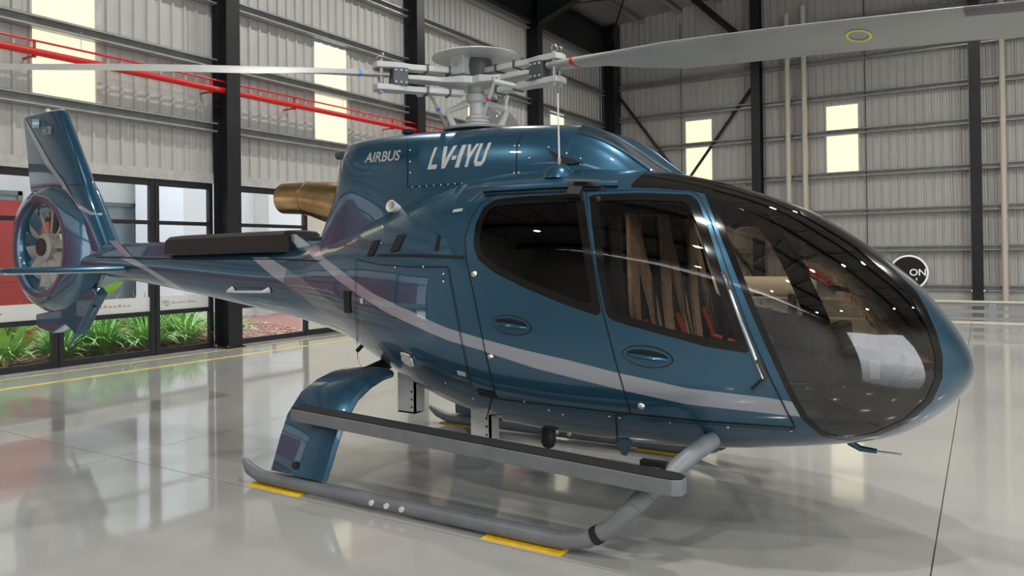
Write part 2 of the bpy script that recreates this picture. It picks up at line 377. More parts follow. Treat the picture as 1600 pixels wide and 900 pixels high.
# ---- low barrier, sign, tube
r = empty('barrier', (0, 15.5, 0)); cprops(r, 'low grey and cream barrier standing across the floor before the back wall', 'barrier')
MB().bbox((-4.5, -.06, .46), (11.5, .06, .5)).build('top_rail', 'rail_cream', r)
MB().bbox((-4.5, -.02, .38), (11.5, .02, .46)).build('upper_panel', 'rail_grey', r)
MB().bbox((-4.5, -.03, .22), (11.5, .03, .29)).build('middle_rail', 'rail_grey', r)
MB().bbox((-4.5, -.03, .06), (11.5, .03, .12)).build('lower_rail', 'rail_grey', r)
MB().bbox((-4.5, -.08, 0), (11.5, .08, .03)).build('base_rail', 'rail_cream', r)
for x in np.arange(-4.4, 11.5, 1.32):
    MB().bbox((x, -.035, .03), (x+.14, .035, .46)).build('post', 'rail_grey', r)
    for dx in (.03, .11): MB().lathe([(.014, -.05), (.014, -.03)], (x+dx, 0, .42), 8, 'y').build('bolt', 'white_metal', r)
SGY = BY-.25; c = onplane((1420, 426), 1, SGY); rad = .53
r = empty('round_sign', (c[0], SGY, c[2])); cprops(r, 'round black wall sign with white rim and the letters ON', 'sign')
MB().lathe([(rad, 0), (rad, .1)], n=48, axis='y').build('sign_disc', 'sign_black', r)
MB().tube([(rad*math.cos(t), -.01, rad*math.sin(t)) for t in np.linspace(0, 2*math.pi, 49)], .03, 8, False).build('rim', 'sign_white', r, True)
def text(name, s, size, material, parent, f, extr=.004, shear=0, bold=0, align='LEFT'):
    cu = bpy.data.curves.new(name, 'FONT'); cu.body = s; cu.size = size; cu.shear = shear; cu.offset = bold; cu.extrude = extr; cu.align_x = align; cu.resolution_u = 4
    t = bpy.data.objects.new(name, cu); COL.objects.link(t); dg = bpy.context.evaluated_depsgraph_get(); dg.update()
    me = bpy.data.meshes.new_from_object(t.evaluated_get(dg)); bpy.data.objects.remove(t)
    co = np.empty(len(me.vertices)*3); me.vertices.foreach_get('co', co); co = co.reshape(-1, 3)
    co = np.array([f(*p) for p in co]); me.vertices.foreach_set('co', co.ravel()); me.materials.clear(); me.materials.append(M[material]); me.update()
    o = bpy.data.objects.new(name, me); COL.objects.link(o); o.parent = parent; return o
text('lettering', 'ON', .30, 'sign_white', r, lambda u, v, t: (u+.015, -.03-t, v-.09), align='LEFT', bold=.003)
text('small_lettering', 'E', .11, 'sign_white', r, lambda u, v, t: (u+.19, -.03-t, v-.24), bold=.001)
a = onplane((1120, 444), 1, 8.0); b = onplane((1268, 445), 1, 8.0)
r = empty('white_tube', (0, 8.0, 0)); zc_ = 1.14
MB().tube([(a[0]-.9, 0, zc_), (b[0], 0, zc_), (b[0]+.06, 0, zc_)], [.145, .145, .10], 20).build('tube', 'tank_cream', r, True)
for x in (a[0]-.4, b[0]-.3): MB().bbox((x-.03, -.2, 0), (x+.03, -.14, 1.0)).bbox((x-.03, .14, 0), (x+.03, .2, 1.0)).bbox((x-.03, -.2, .95), (x+.03, .2, 1.0)).build('trestle', 'dark_grey', r)
cprops(r, 'long cream cylinder on trestles behind the helicopter, seen through its windscreen', 'cylinder')

# ---- high-bay lamps
def lamp(x, y, first):
    z = EAVE+rz(x)-.95
    r = empty('high_bay_lamp', (x, y, z))
    MB().lathe([(.06, .42), (.10, .40), (.12, .2), (.23, .05), (.235, 0.0), (.22, 0.0), (.21, .03)], n=20).build('housing', 'dark_grey', r, True)
    MB().lathe([(.20, .012), (.20, .02)], n=20).build('diffuser', 'lamp_face', r)
    MB().tube([(0, 0, .42), (0, 0, .9)], .01, 6).build('hanger', 'galv', r)
    cprops(r, 'round high-bay lamp hanging under the hangar roof', 'lamp', 'high-bay lamps under the roof')
    ld = bpy.data.lights.new('high_bay_light', 'AREA'); ld.shape = 'DISK'; ld.size = .28; ld.energy = LAMP_W; ld.spread = math.radians(158); ld.color = (1.0, .965, .90)
    lo = bpy.data.objects.new('light', ld); COL.objects.link(lo); lo.parent = r; lo.location = (0, 0, -.01)
for i, (x, y) in enumerate(LAMPS): lamp(x, y, i == 0)

# ================================================================== OUTSIDE THE WINDOWS
gd = MB().add([(WX-.02, -9, -.12), (WX-.02, 14, -.12), (-11.6, 14, .12), (-11.6, -9, .12), (-16, 14, .18), (-16, -9, .18)], [(0, 1, 2, 3), (3, 2, 4, 5)]).build('garden_ground', 'mulch'); cprops(gd, 'bark mulch bed outside the windows', 'ground', kind='structure')
mb = MB(); cm = []
for i in range(3400):
    x = WX-.05-2.4*RNG.random()**1.3; y = -2.5+10*RNG.random(); z = -.12+(WX-x)*.095+.012
    a = RNG.random()*6.3; l = .02+.03*RNG.random(); q = np.array([[math.cos(a), -math.sin(a), 0], [math.sin(a), math.cos(a), 0], [0, 0, 1]])
    mb.box((x, y, z), (l*2, l, .012), q); cm += [int(RNG.random() < .45)]*6
cprops(mk('bark_chips', mb.v, mb.f, ['chip', 'chip_pale'], fmat=cm), 'scattered red brown and pale bark chips in the garden bed', 'bark', kind='stuff')
def strap_leaves(n, L, wd, spread):
    mb = MB()
    for i in range(n):
        a = RNG.random()*2*math.pi; e = (.35+spread*RNG.random()); l = L*(.6+.5*RNG.random()); d = np.array((math.cos(a), math.sin(a), 0)); s = np.array((-d[1], d[0], 0))
        pts = []
        for t in np.linspace(0, 1, 6):
            r_ = l*e*t*(1-.12*t); z = l*(1.05*t-.85*e*t*t)
            pts.append(d*r_+np.array((0, 0, max(z, .01))))
        v = []; ww = [.7, 1, 1, .9, .6, .05]
        for p, q in zip(pts, ww): v += [p-s*wd*q/2, p+np.array((0, 0, -wd*.15*q)), p+s*wd*q/2]
        mb.add(v, [f for k in range(5) for f in ((k*3, k*3+1, k*3+4, k*3+3), (k*3+1, k*3+2, k*3+5, k*3+4))])
    return mb
spots = [(-9.9, -.7, .62, 'leaf_b'), (-10.5, .25, .7, 'leaf_pale'), (-10.0, 1.05, .55, 'leaf_b'), (-9.75, 1.75, .6, 'leaf_a'), (-10.3, 2.1, .75, 'leaf_b'), (-9.95, 2.65, .72, 'leaf_a'), (-10.6, 2.8, .8, 'leaf_b'),
         (-9.75, 3.35, .7, 'leaf_b'), (-10.3, 3.75, .8, 'leaf_a'), (-9.85, 4.2, .72, 'leaf_b'), (-10.6, 4.6, .8, 'leaf_b'), (-9.9, 5.15, .7, 'leaf_b'), (-11.1, 3.2, .85, 'leaf_a'), (-11.1, 1.4, .8, 'leaf_a'), (-11.0, 4.2, .9, 'leaf_a')]
where = ['far left under the red wall', 'left pane, pale leaves behind the tail skid', 'beneath the fan shroud in the left pane', 'just right of the post under the tail', 'behind the first clump right of the post', 'middle of the centre pane near the glass', 'middle of the centre pane at the back',
         'left end of the pane beside the black column', 'middle of the pane beside the column', 'right end of the pane beside the column', 'hidden mostly behind the column', 'alone in the pane right of the column', 'rear row of the centre pane', 'rear row under the tail', 'rear row beside the column']
for (x, y, L, m_), wh in zip(spots, where):
    r = empty('strap_leaf_plant', (x, y, -.12+(WX-x)*.095)); strap_leaves(170, L*1.5, .036, .66).build('foliage', m_, r, True)
    cprops(r, 'strappy green garden plant outside, '+wh, 'plant', 'strappy plants in the garden bed')
def big_leaf(L, wd):
    mb = MB(); v = []; n = 9
    for k in range(n):
        t = k/(n-1); q = math.sin(math.pi*min(1, t*.95+.04))**.7*wd/2; x = .18*L*t*t
        v += [(x, -q, L*t), (x-.02, 0, L*t), (x, q, L*t)]
    mb.add(v, [f for k in range(n-1) for f in ((k*3, k*3+1, k*3+4, k*3+3), (k*3+1, k*3+2, k*3+5, k*3+4))]); return mb
def broad_plant(loc, leaves, lab):
    r = empty('broad_leaf_plant', loc)
    for (dx, dy, h, L, wd, rz_, tilt, m_) in leaves:
        MB().tube([(0, 0, 0), (dx*.4, dy*.4, h*.6), (dx, dy, h)], [.022, .018, .012], 6).build('stalk', 'stem', r, True)
        o = big_leaf(L, wd).build('leaf', m_, r, True); o.location = (dx, dy, h); o.rotation_euler = (tilt, .1, rz_)
    cprops(r, lab, 'plant', 'broad-leaved plants outside')
broad_plant((-10.2, .62, -.02), [(.1, -.12, 1.5, .75, .42, .2, .15, 'leaf_big'), (.0, .12, .9, .5, .22, .4, -.3, 'leaf_pale'), (.1, -.35, 1.05, .55, .3, .1, .5, 'leaf_big'), (-.1, .3, .55, .5, .2, .0, -.7, 'leaf_b'), (.1, -.2, .4, .5, .2, .2, .8, 'leaf_pale')], 'tall broad-leaved plant with a round green leaf at the left edge')
broad_plant((-9.9, 1.0, -.03), [(.1, 0, .3, .55, .16, .2, .5, 'leaf_big'), (0, .1, .3, .6, .16, .3, -.4, 'leaf_b'), (.05, -.1, .25, .5, .15, -.2, .9, 'leaf_pale'), (.05, .15, .25, .45, .15, .5, -.9, 'leaf_big')], 'low broad-leaved plant in the pane under the fan shroud')
broad_plant((-11.0, 3.0, .0), [(0, .0, .9, .7, .2, .2, -1.0, 'leaf_big'), (.1, .2, .5, .5, .2, .2, -.5, 'leaf_b')], 'broad-leaved plant whose bright leaf tip shows under the tail boom')
# neighbouring building
r = empty('neighbour_building', (-15.5, 0, 0)); cprops(r, 'pale grey neighbouring building with dark framed windows outside the glazing', 'building')
MB().bbox((-1.5, -14, .1), (0, 20, 6.5)).build('wall', 'wall_grey', r)
for (y0, y1, z0, z1) in ((-2.2, -.2, 1.3, 3.2), (1.6, 3.9, 1.2, 3.3), (4.3, 6.7, .5, 3.15), (6.98, 8.15, .5, 3.15)):
    f = MB().bbox((.0, y0, z0), (.06, y1, z0+.1)).bbox((.0, y0, z1-.1), (.06, y1, z1)).bbox((0, y0, z0), (.06, y0+.1, z1)).bbox((0, y1-.1, z0), (.06, y1, z1)).bbox((0, y0, (z0+z1)/2-.05), (.06, y1, (z0+z1)/2+.05)).build('window_frame', 'far_frame', r)
    MB().bbox((.0, y0+.1, z0+.1), (.02, y1-.1, z1-.1)).build('pane', 'far_glass', f)
    if y0 == 6.98: MB().add([(.03, 7.3, 3.0), (.03, 7.55, 3.0), (.03, 7.5, 2.2), (.03, 7.6, 3.0), (.03, 7.85, 3.0), (.03, 7.85, 1.6)], [(0, 1, 2), (3, 4, 5)]).build('pane_pale', 'pane_pale', f)  # pale wedges paint a reflection onto this window pane
r = empty('white_annexe', (-13.2, 0, 0)); cprops(r, 'plain white annexe wall outside, right of the black column', 'building')
MB().bbox((-2, 6.5, .1), (0, 13.5, 5.5)).build('wall', 'wall_white', r)
MB().bbox((0, 9.2, .25), (.05, 10.2, .95)).build('low_window_frame', 'far_frame', r); MB().bbox((.05, 9.28, .33), (.06, 10.12, .87)).build('low_window_pane', 'pane_pale', r)
MB().bbox((.0, 8.6, .1), (.25, 8.9, 5.4)).build('pilaster', 'wall_grey', r)
r = empty('red_wall', (-12.4, 0, 0)); cprops(r, 'freestanding dark red garden wall at the far left outside', 'wall')
MB().bbox((-.25, -9, .0), (0, 2.95, 1.28)).build('lower_panel', 'wall_red', r); MB().bbox((-.25, -9, 1.29), (0, 2.95, 2.86)).build('upper_panel', 'wall_red', r)

# ================================================================== THE HELICOPTER
# x forward, y to port, z up, origin on the floor under the mast
HELI = empty('helicopter', (0, 0, 0))
cprops(HELI, 'dark metallic blue helicopter with silver stripes and a shrouded tail fan, parked on skids', 'helicopter')
XT = 3.39
ST = np.array([  # x, bottom, top, half width, height of max width, upper and lower section exponent
(3.390, 1.020, 1.020, 0.00, 1.020, 2.0, 2.0), (3.350, .915, 1.170, .20, 1.022, 2.0, 2.0), (3.250, .800, 1.335, .37, 1.03, 2.05, 2.0),
(3.120, .695, 1.500, .52, 1.05, 2.1, 2.05), (2.960, .615, 1.645, .655, 1.08, 2.15, 2.1), (2.750, .565, 1.810, .775, 1.12, 2.2, 2.15),
(2.450, .515, 1.995, .88, 1.17, 2.3, 2.2), (2.100, .472, 2.130, .95, 1.20, 2.45, 2.3), (1.700, .445, 2.240, .99, 1.22, 2.6, 2.35),
(1.200, .44, 2.320, 1.005, 1.24, 2.7, 2.35), (.700, .452, 2.345, .99, 1.25, 2.7, 2.3), (.300, .49, 2.330, .955, 1.27, 2.6, 2.2),
(.000, .545, 2.290, .91, 1.29, 2.5, 2.15), (-.330, .645, 2.225, .83, 1.33, 2.4, 2.1), (-.660, .775, 2.140, .73, 1.38, 2.3, 2.1),
(-.930, .880, 2.060, .64, 1.42, 2.2, 2.05), (-1.220, .980, 1.970, .54, 1.45, 2.1, 2.0), (-1.600, 1.065, 1.870, .42, 1.47, 2.05, 2.0),
(-2.100, 1.150, 1.815, .335, 1.48, 2.0, 2.0), (-2.830, 1.245, 1.800, .28, 1.52, 2.0, 2.0), (-3.540, 1.335, 1.800, .235, 1.565, 2.0, 2.0),
(-4.320, 1.425, 1.800, .195, 1.61, 2.0, 2.0), (-5.600, 1.54, 1.800, .15, 1.67, 2.0, 2.0)])
SS = np.sqrt(XT-ST[:, 0])
def pchip(xs, ys, x):
    h = np.diff(xs); d = np.diff(ys)/h; m = np.zeros_like(ys)
    for i in range(1, len(xs)-1):
        if d[i-1]*d[i] > 0:
            w1 = 2*h[i]+h[i-1]; w2 = h[i]+2*h[i-1]; m[i] = (w1+w2)/(w1/d[i-1]+w2/d[i])
    m[0] = d[0]; m[-1] = d[-1]
    x = np.clip(x, xs[0], xs[-1]); i = np.clip(np.searchsorted(xs, x)-1, 0, len(xs)-2); t = (x-xs[i])/h[i]
    return (2*t**3-3*t**2+1)*ys[i]+(t**3-2*t**2+t)*h[i]*m[i]+(-2*t**3+3*t**2)*ys[i+1]+(t**3-t**2)*h[i]*m[i+1]
def sect(x):
    s = np.sqrt(np.clip(XT-np.asarray(x, float), 0, None)); return [pchip(SS, ST[:, k], s) for k in range(1, 7)]
def body_yz(x, th):
    zb, zt, w, zm, nu, nl = sect(x); c = np.cos(th); s = np.sin(th)
    n = np.where(c > 0, nu, nl); h = np.where(c > 0, zt-zm, zm-zb)
    return -w*np.sign(s)*np.abs(s)**(2/n), zm+h*np.sign(c)*np.abs(c)**(2/n)
def body_G(P):
    P = np.atleast_2d(P); zb, zt, w, zm, nu, nl = sect(P[:, 0]); z = P[:, 2]; up = z > zm
    n = np.where(up, nu, nl); h = np.maximum(np.where(up, zt-zm, zm-zb), 1e-6)
    return (np.abs(P[:, 1])/np.maximum(w, 1e-6))**n+(np.abs(z-zm)/h)**n-1
def grad(Gf, p, e=1e-4):
    g = np.array([Gf(p+np.eye(3)[i]*e)[0]-Gf(p-np.eye(3)[i]*e)[0] for i in range(3)]); return g/(np.linalg.norm(g)+1e-12)
def hit(p, Gf=None, mir=False):
    """first point of the skin along the photograph's ray through pixel p"""
    Gf = Gf or body_G; d = ray(p); t = np.linspace(2.5, 13.0, 700); g = Gf(CAM+t[:, None]*d)
    k = np.where((g[:-1] > 0) & (g[1:] <= 0))[0]
    if len(k) == 0: tt = t[int(np.argmin(g))]
    else:
        a, b = t[k[0]], t[k[0]+1]
        for _ in range(30):
            m_ = (a+b)/2
            if Gf(CAM+m_*d)[0] > 0: a = m_
            else: b = m_
        tt = b
    return CAM+tt*d
def densify(pts, step=12):
    out = []
    for a, b in zip(pts[:-1], pts[1:]):
        n = max(1, int(np.hypot(b[0]-a[0], b[1]-a[1])/step)); out += [(a[0]+(b[0]-a[0])*k/n, a[1]+(b[1]-a[1])*k/n) for k in range(n)]
    return out+[pts[-1]]
def side_poly(pts, Gf=None): return [(q[0], q[2]) for q in (hit(p, Gf) for p in densify(pts))]
def sdf(poly, x, z):
    P = np.array(poly, float); Q = np.roll(P, -1, 0); d = np.full(x.shape, 1e9); ins = np.zeros(x.shape, bool)
    for (ax, az), (bx_, bz) in zip(P, Q):
        ex, ez = bx_-ax, bz-az; L = ex*ex+ez*ez+1e-15; t = np.clip(((x-ax)*ex+(z-az)*ez)/L, 0, 1)
        d = np.minimum(d, np.hypot(x-ax-t*ex, z-az-t*ez))
        c = (az > z) != (bz > z); ins ^= c & (x < (bx_-ax)*(z-az)/(bz-az+1e-15)+ax)
    return np.where(ins, -d, d)

# ---- parameter grid of the skin, cut into pieces along outlines taken from the photograph
NS, NT = 300, 176
sg = np.linspace(.0, math.sqrt(XT+5.55), NS); sg[0] = .012; tg = np.linspace(0, 2*math.pi, NT+1)
PV = [np.stack(np.meshgrid(sg, tg, indexing='ij'), -1).reshape(-1, 2)]
class Skin:
    def __init__(s):
        s.uv = PV[0].tolist(); s.polys = [(i*(NT+1)+j, i*(NT+1)+j+1, (i+1)*(NT+1)+j+1, (i+1)*(NT+1)+j) for i in range(NS-1) for j in range(NT)]
    def xyz(s, uv=None):
        uv = np.array(s.uv if uv is None else uv); x = XT-uv[:, 0]**2; y, z = body_yz(x, uv[:, 1]); return np.stack([x, y, z], -1)
    def cut(s, polys, field):
        """split polys by the zero line of a field of xyz; returns inside (<0), outside"""
        X = s.xyz(); f = field(X); f = np.where(np.abs(f) < 1e-7, 1e-7, f).tolist(); ins, out, cache = [], [], {}
        for p in polys:
            v = [f[i] for i in p]
            if max(v) < 0: ins.append(p); continue
            if min(v) > 0: out.append(p); continue
            a, b = [], []
            for k in range(len(p)):
                i, j = p[k], p[(k+1) % len(p)]; (a if f[i] < 0 else b).append(i)
                if (f[i] < 0) != (f[j] < 0):
                    key = (min(i, j), max(i, j))
                    if key not in cache:
                        t = f[key[0]]/(f[key[0]]-f[key[1]]); u0, u1 = s.uv[key[0]], s.uv[key[1]]
                        cache[key] = len(s.uv); s.uv.append([u0[0]+(u1[0]-u0[0])*t, u0[1]+(u1[1]-u0[1])*t])
                    a.append(cache[key]); b.append(cache[key])
            if len(a) > 2: ins.append(tuple(a))
            if len(b) > 2: out.append(tuple(b))
        return ins, out
    def mesh(s, name, groups, mats, parent=HELI, off=0.0, flip=False):
        """groups: list of poly lists, one per material"""
        ids = sorted({i for g_ in groups for p in g_ for i in p})
        if not ids: return None
        mp = {i: k for k, i in enumerate(ids)}; uv = np.array([s.uv[i] for i in ids]); X = s.xyz(uv); e = 1e-3
        u0 = uv.copy(); u0[:, 0] = np.maximum(uv[:, 0]-e, 1e-3); u1 = uv.copy(); u1[:, 0] += e; t0 = uv.copy(); t0[:, 1] -= e; t1 = uv.copy(); t1[:, 1] += e
        N = np.cross(s.xyz(t1)-s.xyz(t0), s.xyz(u1)-s.xyz(u0)); N /= (np.linalg.norm(N, axis=1)[:, None]+1e-12)
        cen = np.stack([X[:, 0]-.25, np.zeros(len(X)), sect(X[:, 0])[3]], -1); N *= np.sign(((X-cen)*N).sum(1))[:, None]
        X = X+N*off; F, fm = [], []
        for k, g_ in enumerate(groups):
            for p in g_:
                q = [mp[i] for i in p]; a, b, c = X[q[0]], X[q[1]], X[q[2]]
                if (np.cross(b-a, c-b)@N[q[0]] < 0) != flip: q = q[::-1]
                F.append(q); fm.append(k)
        return mk(name, X, F, mats, parent, True, N*(-1 if flip else 1), fm)
SK = Skin()
stb = lambda X: X[:, 1]                       # starboard < 0
def sidefield(poly, grow=0.0): return lambda X: sdf(poly, X[:, 0], X[:, 2])-grow
# outlines (pixels of the photograph, starboard side; the port side is the mirror image)
WS = [(1113, 298), (1128, 345), (1150, 402), (1180, 478), (1211, 548), (1240, 612), (1262, 652), (1290, 677), (1325, 684), (1365, 676), (1412, 655), (1446, 624), (1461, 590), (1461, 556), (1451, 522), (1437, 490), (1421, 462), (1374, 418), (1334, 384), (1290, 357), (1250, 334)]
ws = side_poly(WS)+[(2.30, 2.3), (1.93, 2.4)]
RW = [(746, 404), (740, 380), (744, 350), (756, 325), (775, 312), (830, 307), (912, 303), (917, 345), (926, 405), (941, 496), (880, 475), (820, 450), (772, 426)]
rw = side_poly(RW+[RW[0]])[:-1]
FWN = [(921, 305), (1000, 302), (1078, 305), (1090, 314), (1104, 348), (1130, 432), (1172, 552), (1100, 541), (1040, 526), (990, 511), (949, 498), (934, 425), (925, 350)]
fwn = side_poly(FWN+[FWN[0]])[:-1]
FD = [(917, 300), (1000, 297), (1082, 300), (1095, 310), (1112, 350), (1140, 432), (1172, 520), (1202, 588), (1228, 640), (1242, 667), (1100, 657), (986, 646), (961, 560), (943, 490), (928, 410), (919, 345)]
fd = side_poly(FD+[FD[0]])[:-1]
RD = [(915, 300), (830, 303), (775, 306), (752, 318), (735, 345), (727, 372), (729, 404), (745, 480), (760, 555), (776, 622), (880, 634), (985, 646), (960, 560), (942, 490), (927, 410), (918, 345)]
rd = side_poly(RD+[RD[0]])[:-1]
ST1 = [(505, 401), (554, 439), (585, 460), (617, 475), (652, 492), (700, 513), (757, 530), (817, 546), (887, 562), (961, 581), (1073, 606), (1200, 621), (1239, 628), (1251, 651), (1200, 645), (1073, 631), (980, 611), (840, 576), (751, 547), (700, 532), (674, 521), (630, 501), (594, 483), (563, 463), (526, 437), (486, 399)]
st1 = side_poly(ST1)
st1 = st1+[(hit((470, 374))[0]-.06, 1.86), (hit((470, 374))[0]+.09, 1.92)]
ST2 = [(420, 402), (474, 437), (519, 474), (563, 508), (590, 530), (631, 573), (667, 613), (690, 626), (675, 622), (635, 604), (613, 584), (569, 549), (540, 522), (498, 484), (470, 461), (424, 430), (392, 402)]
st2 = side_poly(ST2+[ST2[0]])[:-1]
ST3 = [(184, 402), (207, 403), (247, 428), (290, 453), (330, 473), (303, 473), (273, 453), (230, 424)]
st3 = side_poly(ST3+[ST3[0]])[:-1]
xr = hit((1107, 290))[0]
rb = side_poly([(984, 293), (1030, 294), (1068, 297), (1090, 300), (1106, 303)])+[(xr+.12, 2.6), (hit((984, 293))[0], 2.6)]
allp = SK.polys
fs1, fs2, fs3 = sidefield(st1), sidefield(st2), sidefield(st3)
def paint(polys):
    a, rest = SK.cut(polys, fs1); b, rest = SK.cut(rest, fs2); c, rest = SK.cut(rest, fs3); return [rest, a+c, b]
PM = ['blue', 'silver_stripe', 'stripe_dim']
glassy, rest = SK.cut(allp, sidefield(ws))
frame, rest = SK.cut(rest, sidefield(ws, .032))
post, rest = SK.cut(rest, lambda X: np.maximum(np.abs(X[:, 1])-.12, 2.72-X[:, 0]+0*X[:, 1]) if False else np.maximum(np.abs(X[:, 1])-.14, np.maximum(1.9-X[:, 0], np.maximum(X[:, 0]-2.93, 1.3-X[:, 2]))))
roofb, rest = SK.cut(rest, sidefield(rb))
def both(polys):
    X = SK.xyz(); r_, l_ = [], []
    for p in polys: (r_ if X[list(p), 1].mean() < 0 else l_).append(p)
    return r_, l_
boom, rest = SK.cut(rest, lambda X: X[:, 0]+1.80+.22*np.clip((1.75-X[:, 2]), -.3, .7))
fdp, rest = SK.cut(rest, sidefield(fd)); rdp, rest = SK.cut(rest, sidefield(rd))
fg, fdp = SK.cut(fdp, sidefield(fwn)); rg, rdp = SK.cut(rdp, sidefield(rw))
fgi, fgb = SK.cut(fg, sidefield(fwn, -.045)); rgi, rgb = SK.cut(rg, sidefield(rw, -.05))
LIN = []
fus = SK.mesh('fuselage_shell', paint(rest), PM)
LIN += [p for p in rest]
for k, side in enumerate(('starboard', 'port')):
    gl = both(glassy)[k]; SK.mesh('windscreen', [gl], ['windshield_glass'])
    d = SK.mesh('front_door', paint(both(fdp)[k]), PM, off=.004)
    SK.mesh('window_border', [both(fgb)[k]], ['black_paint'], d, off=.003); SK.mesh('window_pane', [both(fgi)[k]], ['door_glass'], d)
    d2 = SK.mesh('sliding_door', paint(both(rdp)[k]), PM, off=.005)
    SK.mesh('window_border', [both(rgb)[k]], ['black_paint'], d2, off=.004); SK.mesh('window_pane', [both(rgi)[k]], ['rear_glass'], d2)
    if k == 0: DOOR_F, DOOR_R = d, d2
SK.mesh('windscreen_frame', [frame+post], ['black_paint'], off=.002)
SK.mesh('roof_panel', [roofb], ['black_paint'], off=.002)
BOOM = SK.mesh('tail_boom', paint(boom), ['blue', 'silver_stripe', 'silver_stripe'])
X_ = SK.xyz(); cab = lambda ps: [p for p in ps if X_[list(p), 0].mean() > .25]
SK.mesh('cabin_lining', [cab(rest)+fdp+rdp+fgb+rgb+frame+post+roofb], ['lining'], off=-.022, flip=True)
def body_pt(x, z, side=-1):
    zb, zt, w, zm, nu, nl = [float(v) for v in sect(np.array([x]))]; n, h = (nu, zt-zm) if z > zm else (nl, zm-zb)
    return np.array((x, side*w*max(0, 1-(abs(z-zm)/h)**n)**(1/n), z))
def ribbon(name, pts, width, m_, parent=HELI, off=.005, Gf=None, raw=False):
    Gf = Gf or body_G; P = [np.array(p) for p in pts] if raw else [hit(p, Gf) for p in densify(pts, 6)]
    P = [p for k, p in enumerate(P) if k == 0 or np.linalg.norm(p-P[k-1]) > .002]; v, f = [], []
    for k, p in enumerate(P):
        t = P[min(k+1, len(P)-1)]-P[max(k-1, 0)]; t /= np.linalg.norm(t); n = grad(Gf, p); s = np.cross(n, t)
        v += [p+n*off-s*width/2, p+n*off+s*width/2]
    f = [(2*k, 2*k+1, 2*k+3, 2*k+2) for k in range(len(P)-1)]
    return mk(name, v, f, m_, parent)
SEAMS = [FD[9:]+[FD[0]], RD[:10], RD[9:12], FD[9:12], FD[:9]+[FD[9]], [(557, 404), (556, 480), (560, 560), (566, 575)], [(560, 406), (590, 413), (640, 417), (700, 417)], [(700, 416), (712, 480), (727, 560), (737, 602), (700, 590), (660, 572)],
         [(985, 646), (962, 648), (965, 690)], [(771, 612), (760, 655)], [(1000, 655), (1100, 661), (1243, 671)]]
for sm in SEAMS: ribbon('panel_seam', sm, .0075, 'seam', off=.0075)
def rivet(p, r_=.007, m_='bright_metal', Gf=None, h_=.006):
    q = hit(p, Gf); n = grad(Gf or body_G, q); z = np.array((0, 0, 1.)); a = np.cross(n, z); a /= np.linalg.norm(a); b = np.cross(n, a)
    v = [q+n*.004+r_*(math.cos(t)*a+math.sin(t)*b) for t in np.linspace(0, 2*math.pi, 12, False)]+[q+n*(.004+h_*.7)+.7*r_*(math.cos(t)*a+math.sin(t)*b) for t in np.linspace(0, 2*math.pi, 12, False)]+[q+n*(.004+h_)]
    return v, [(k, (k+1) % 12, 12+(k+1) % 12, 12+k) for k in range(12)]+[(12+k, 12+(k+1) % 12, 24) for k in range(12)]
for p, r_ in (((741, 428), .024), ((767, 557), .022), ((1002, 634), .024)):
    v, f = rivet(p, r_, h_=.02); mk('door_stud', v, f, 'bright_metal', HELI, True)
for p in ((820, 627), (858, 640), (880, 647), (952, 650), (968, 652), (1047, 659), (1137, 667), (1236, 672), (740, 622), (697, 598), (596, 380), (618, 418), (662, 417), (693, 428), (693, 440)):
    v, f = rivet(p, .009); mk('fastener', v, f, 'bright_metal', HELI, True)
def frame_at(p, Gf=None):
    q = hit(p, Gf); n = grad(Gf or body_G, q); a = np.array((1., 0, 0)); a = a-n*(a@n); a /= np.linalg.norm(a); b = np.cross(n, a); b = b*(1 if b[2] > 0 else -1); return q, n, a, b
def disc_on(name, p, ru, rv, m_, parent, ang=0, depth=.004, off=.006, shape=None, n=28):
    q, N, a, b = frame_at(p); ca, sa = math.cos(ang), math.sin(ang); u_, v_ = a*ca+b*sa, -a*sa+b*ca; mb = MB()
    pl = shape or [(ru*math.cos(t), rv*math.sin(t)) for t in np.linspace(0, 2*math.pi, n, False)]
    mb.prism(pl, off, off+depth, lambda x, y, t: q+u_*x+v_*y+N*t); return mb.build(name, m_, parent)
for p, dr in (((1012, 557), DOOR_F), ((800, 508), DOOR_R)):
    disc_on('handle_rim', p, .148, .062, 'seam', dr, -.10, .004, .004); disc_on('handle_recess', p, .142, .056, 'blue', dr, -.10, .002, .0085); disc_on('handle_shadow_gap', (p[0], p[1]-3), .118, .028, 'seam', dr, -.10, .0015, .011)
    q, N, a, b = frame_at(p); b_ = b*.12
    MB().tube([q+a*x-a*0+b*(-.1*x)+N*(.012+.02*(1-(x/.13)**2)) for x in np.linspace(-.12, .125, 11)], [.012, .017, .02, .022, .023, .023, .023, .022, .02, .016, .008], 10, flat=.6).build('handle_grip', 'blue', dr, True)
    v, f = rivet((p[0]-20, p[1]-2), .012, h_=.03); mk('handle_lock', v, f, 'bright_metal', dr, True)
sq = lambda w_, h_, s_=0: [(-w_-s_, -h_), (w_-s_, -h_), (w_+s_, h_), (-w_+s_, h_)]
for p, wd, ht, sh in (((622, 380), .05, .062, .02), ((584, 388), .045, .06, .02), ((543, 472), .05, .085, 0), ((684, 380), .014, .055, 0), ((762, 615), .075, .028, 0)):
    disc_on('vent_opening', p, 0, 0, 'seam', HELI, 0, .004, .004, sq(wd, ht, sh))
ribbon('slide_rail_slot', [(590, 399), (640, 399), (724, 402)], .02, 'seam', off=.006)
disc_on('hinge_plate', (637, 560), 0, 0, 'white_metal', HELI, -.2, .012, .004, [(-.06, -.035), (-.03, -.05), (.03, -.05), (.065, -.035), (.07, .02), (.04, .055), (-.01, .05), (-.055, .035)])
for p in ((630, 555), (643, 556), (632, 566), (644, 567)): v, f = rivet(p, .008, h_=.02); mk('hinge_bolt', v, f, 'dark_grey', HELI, True)
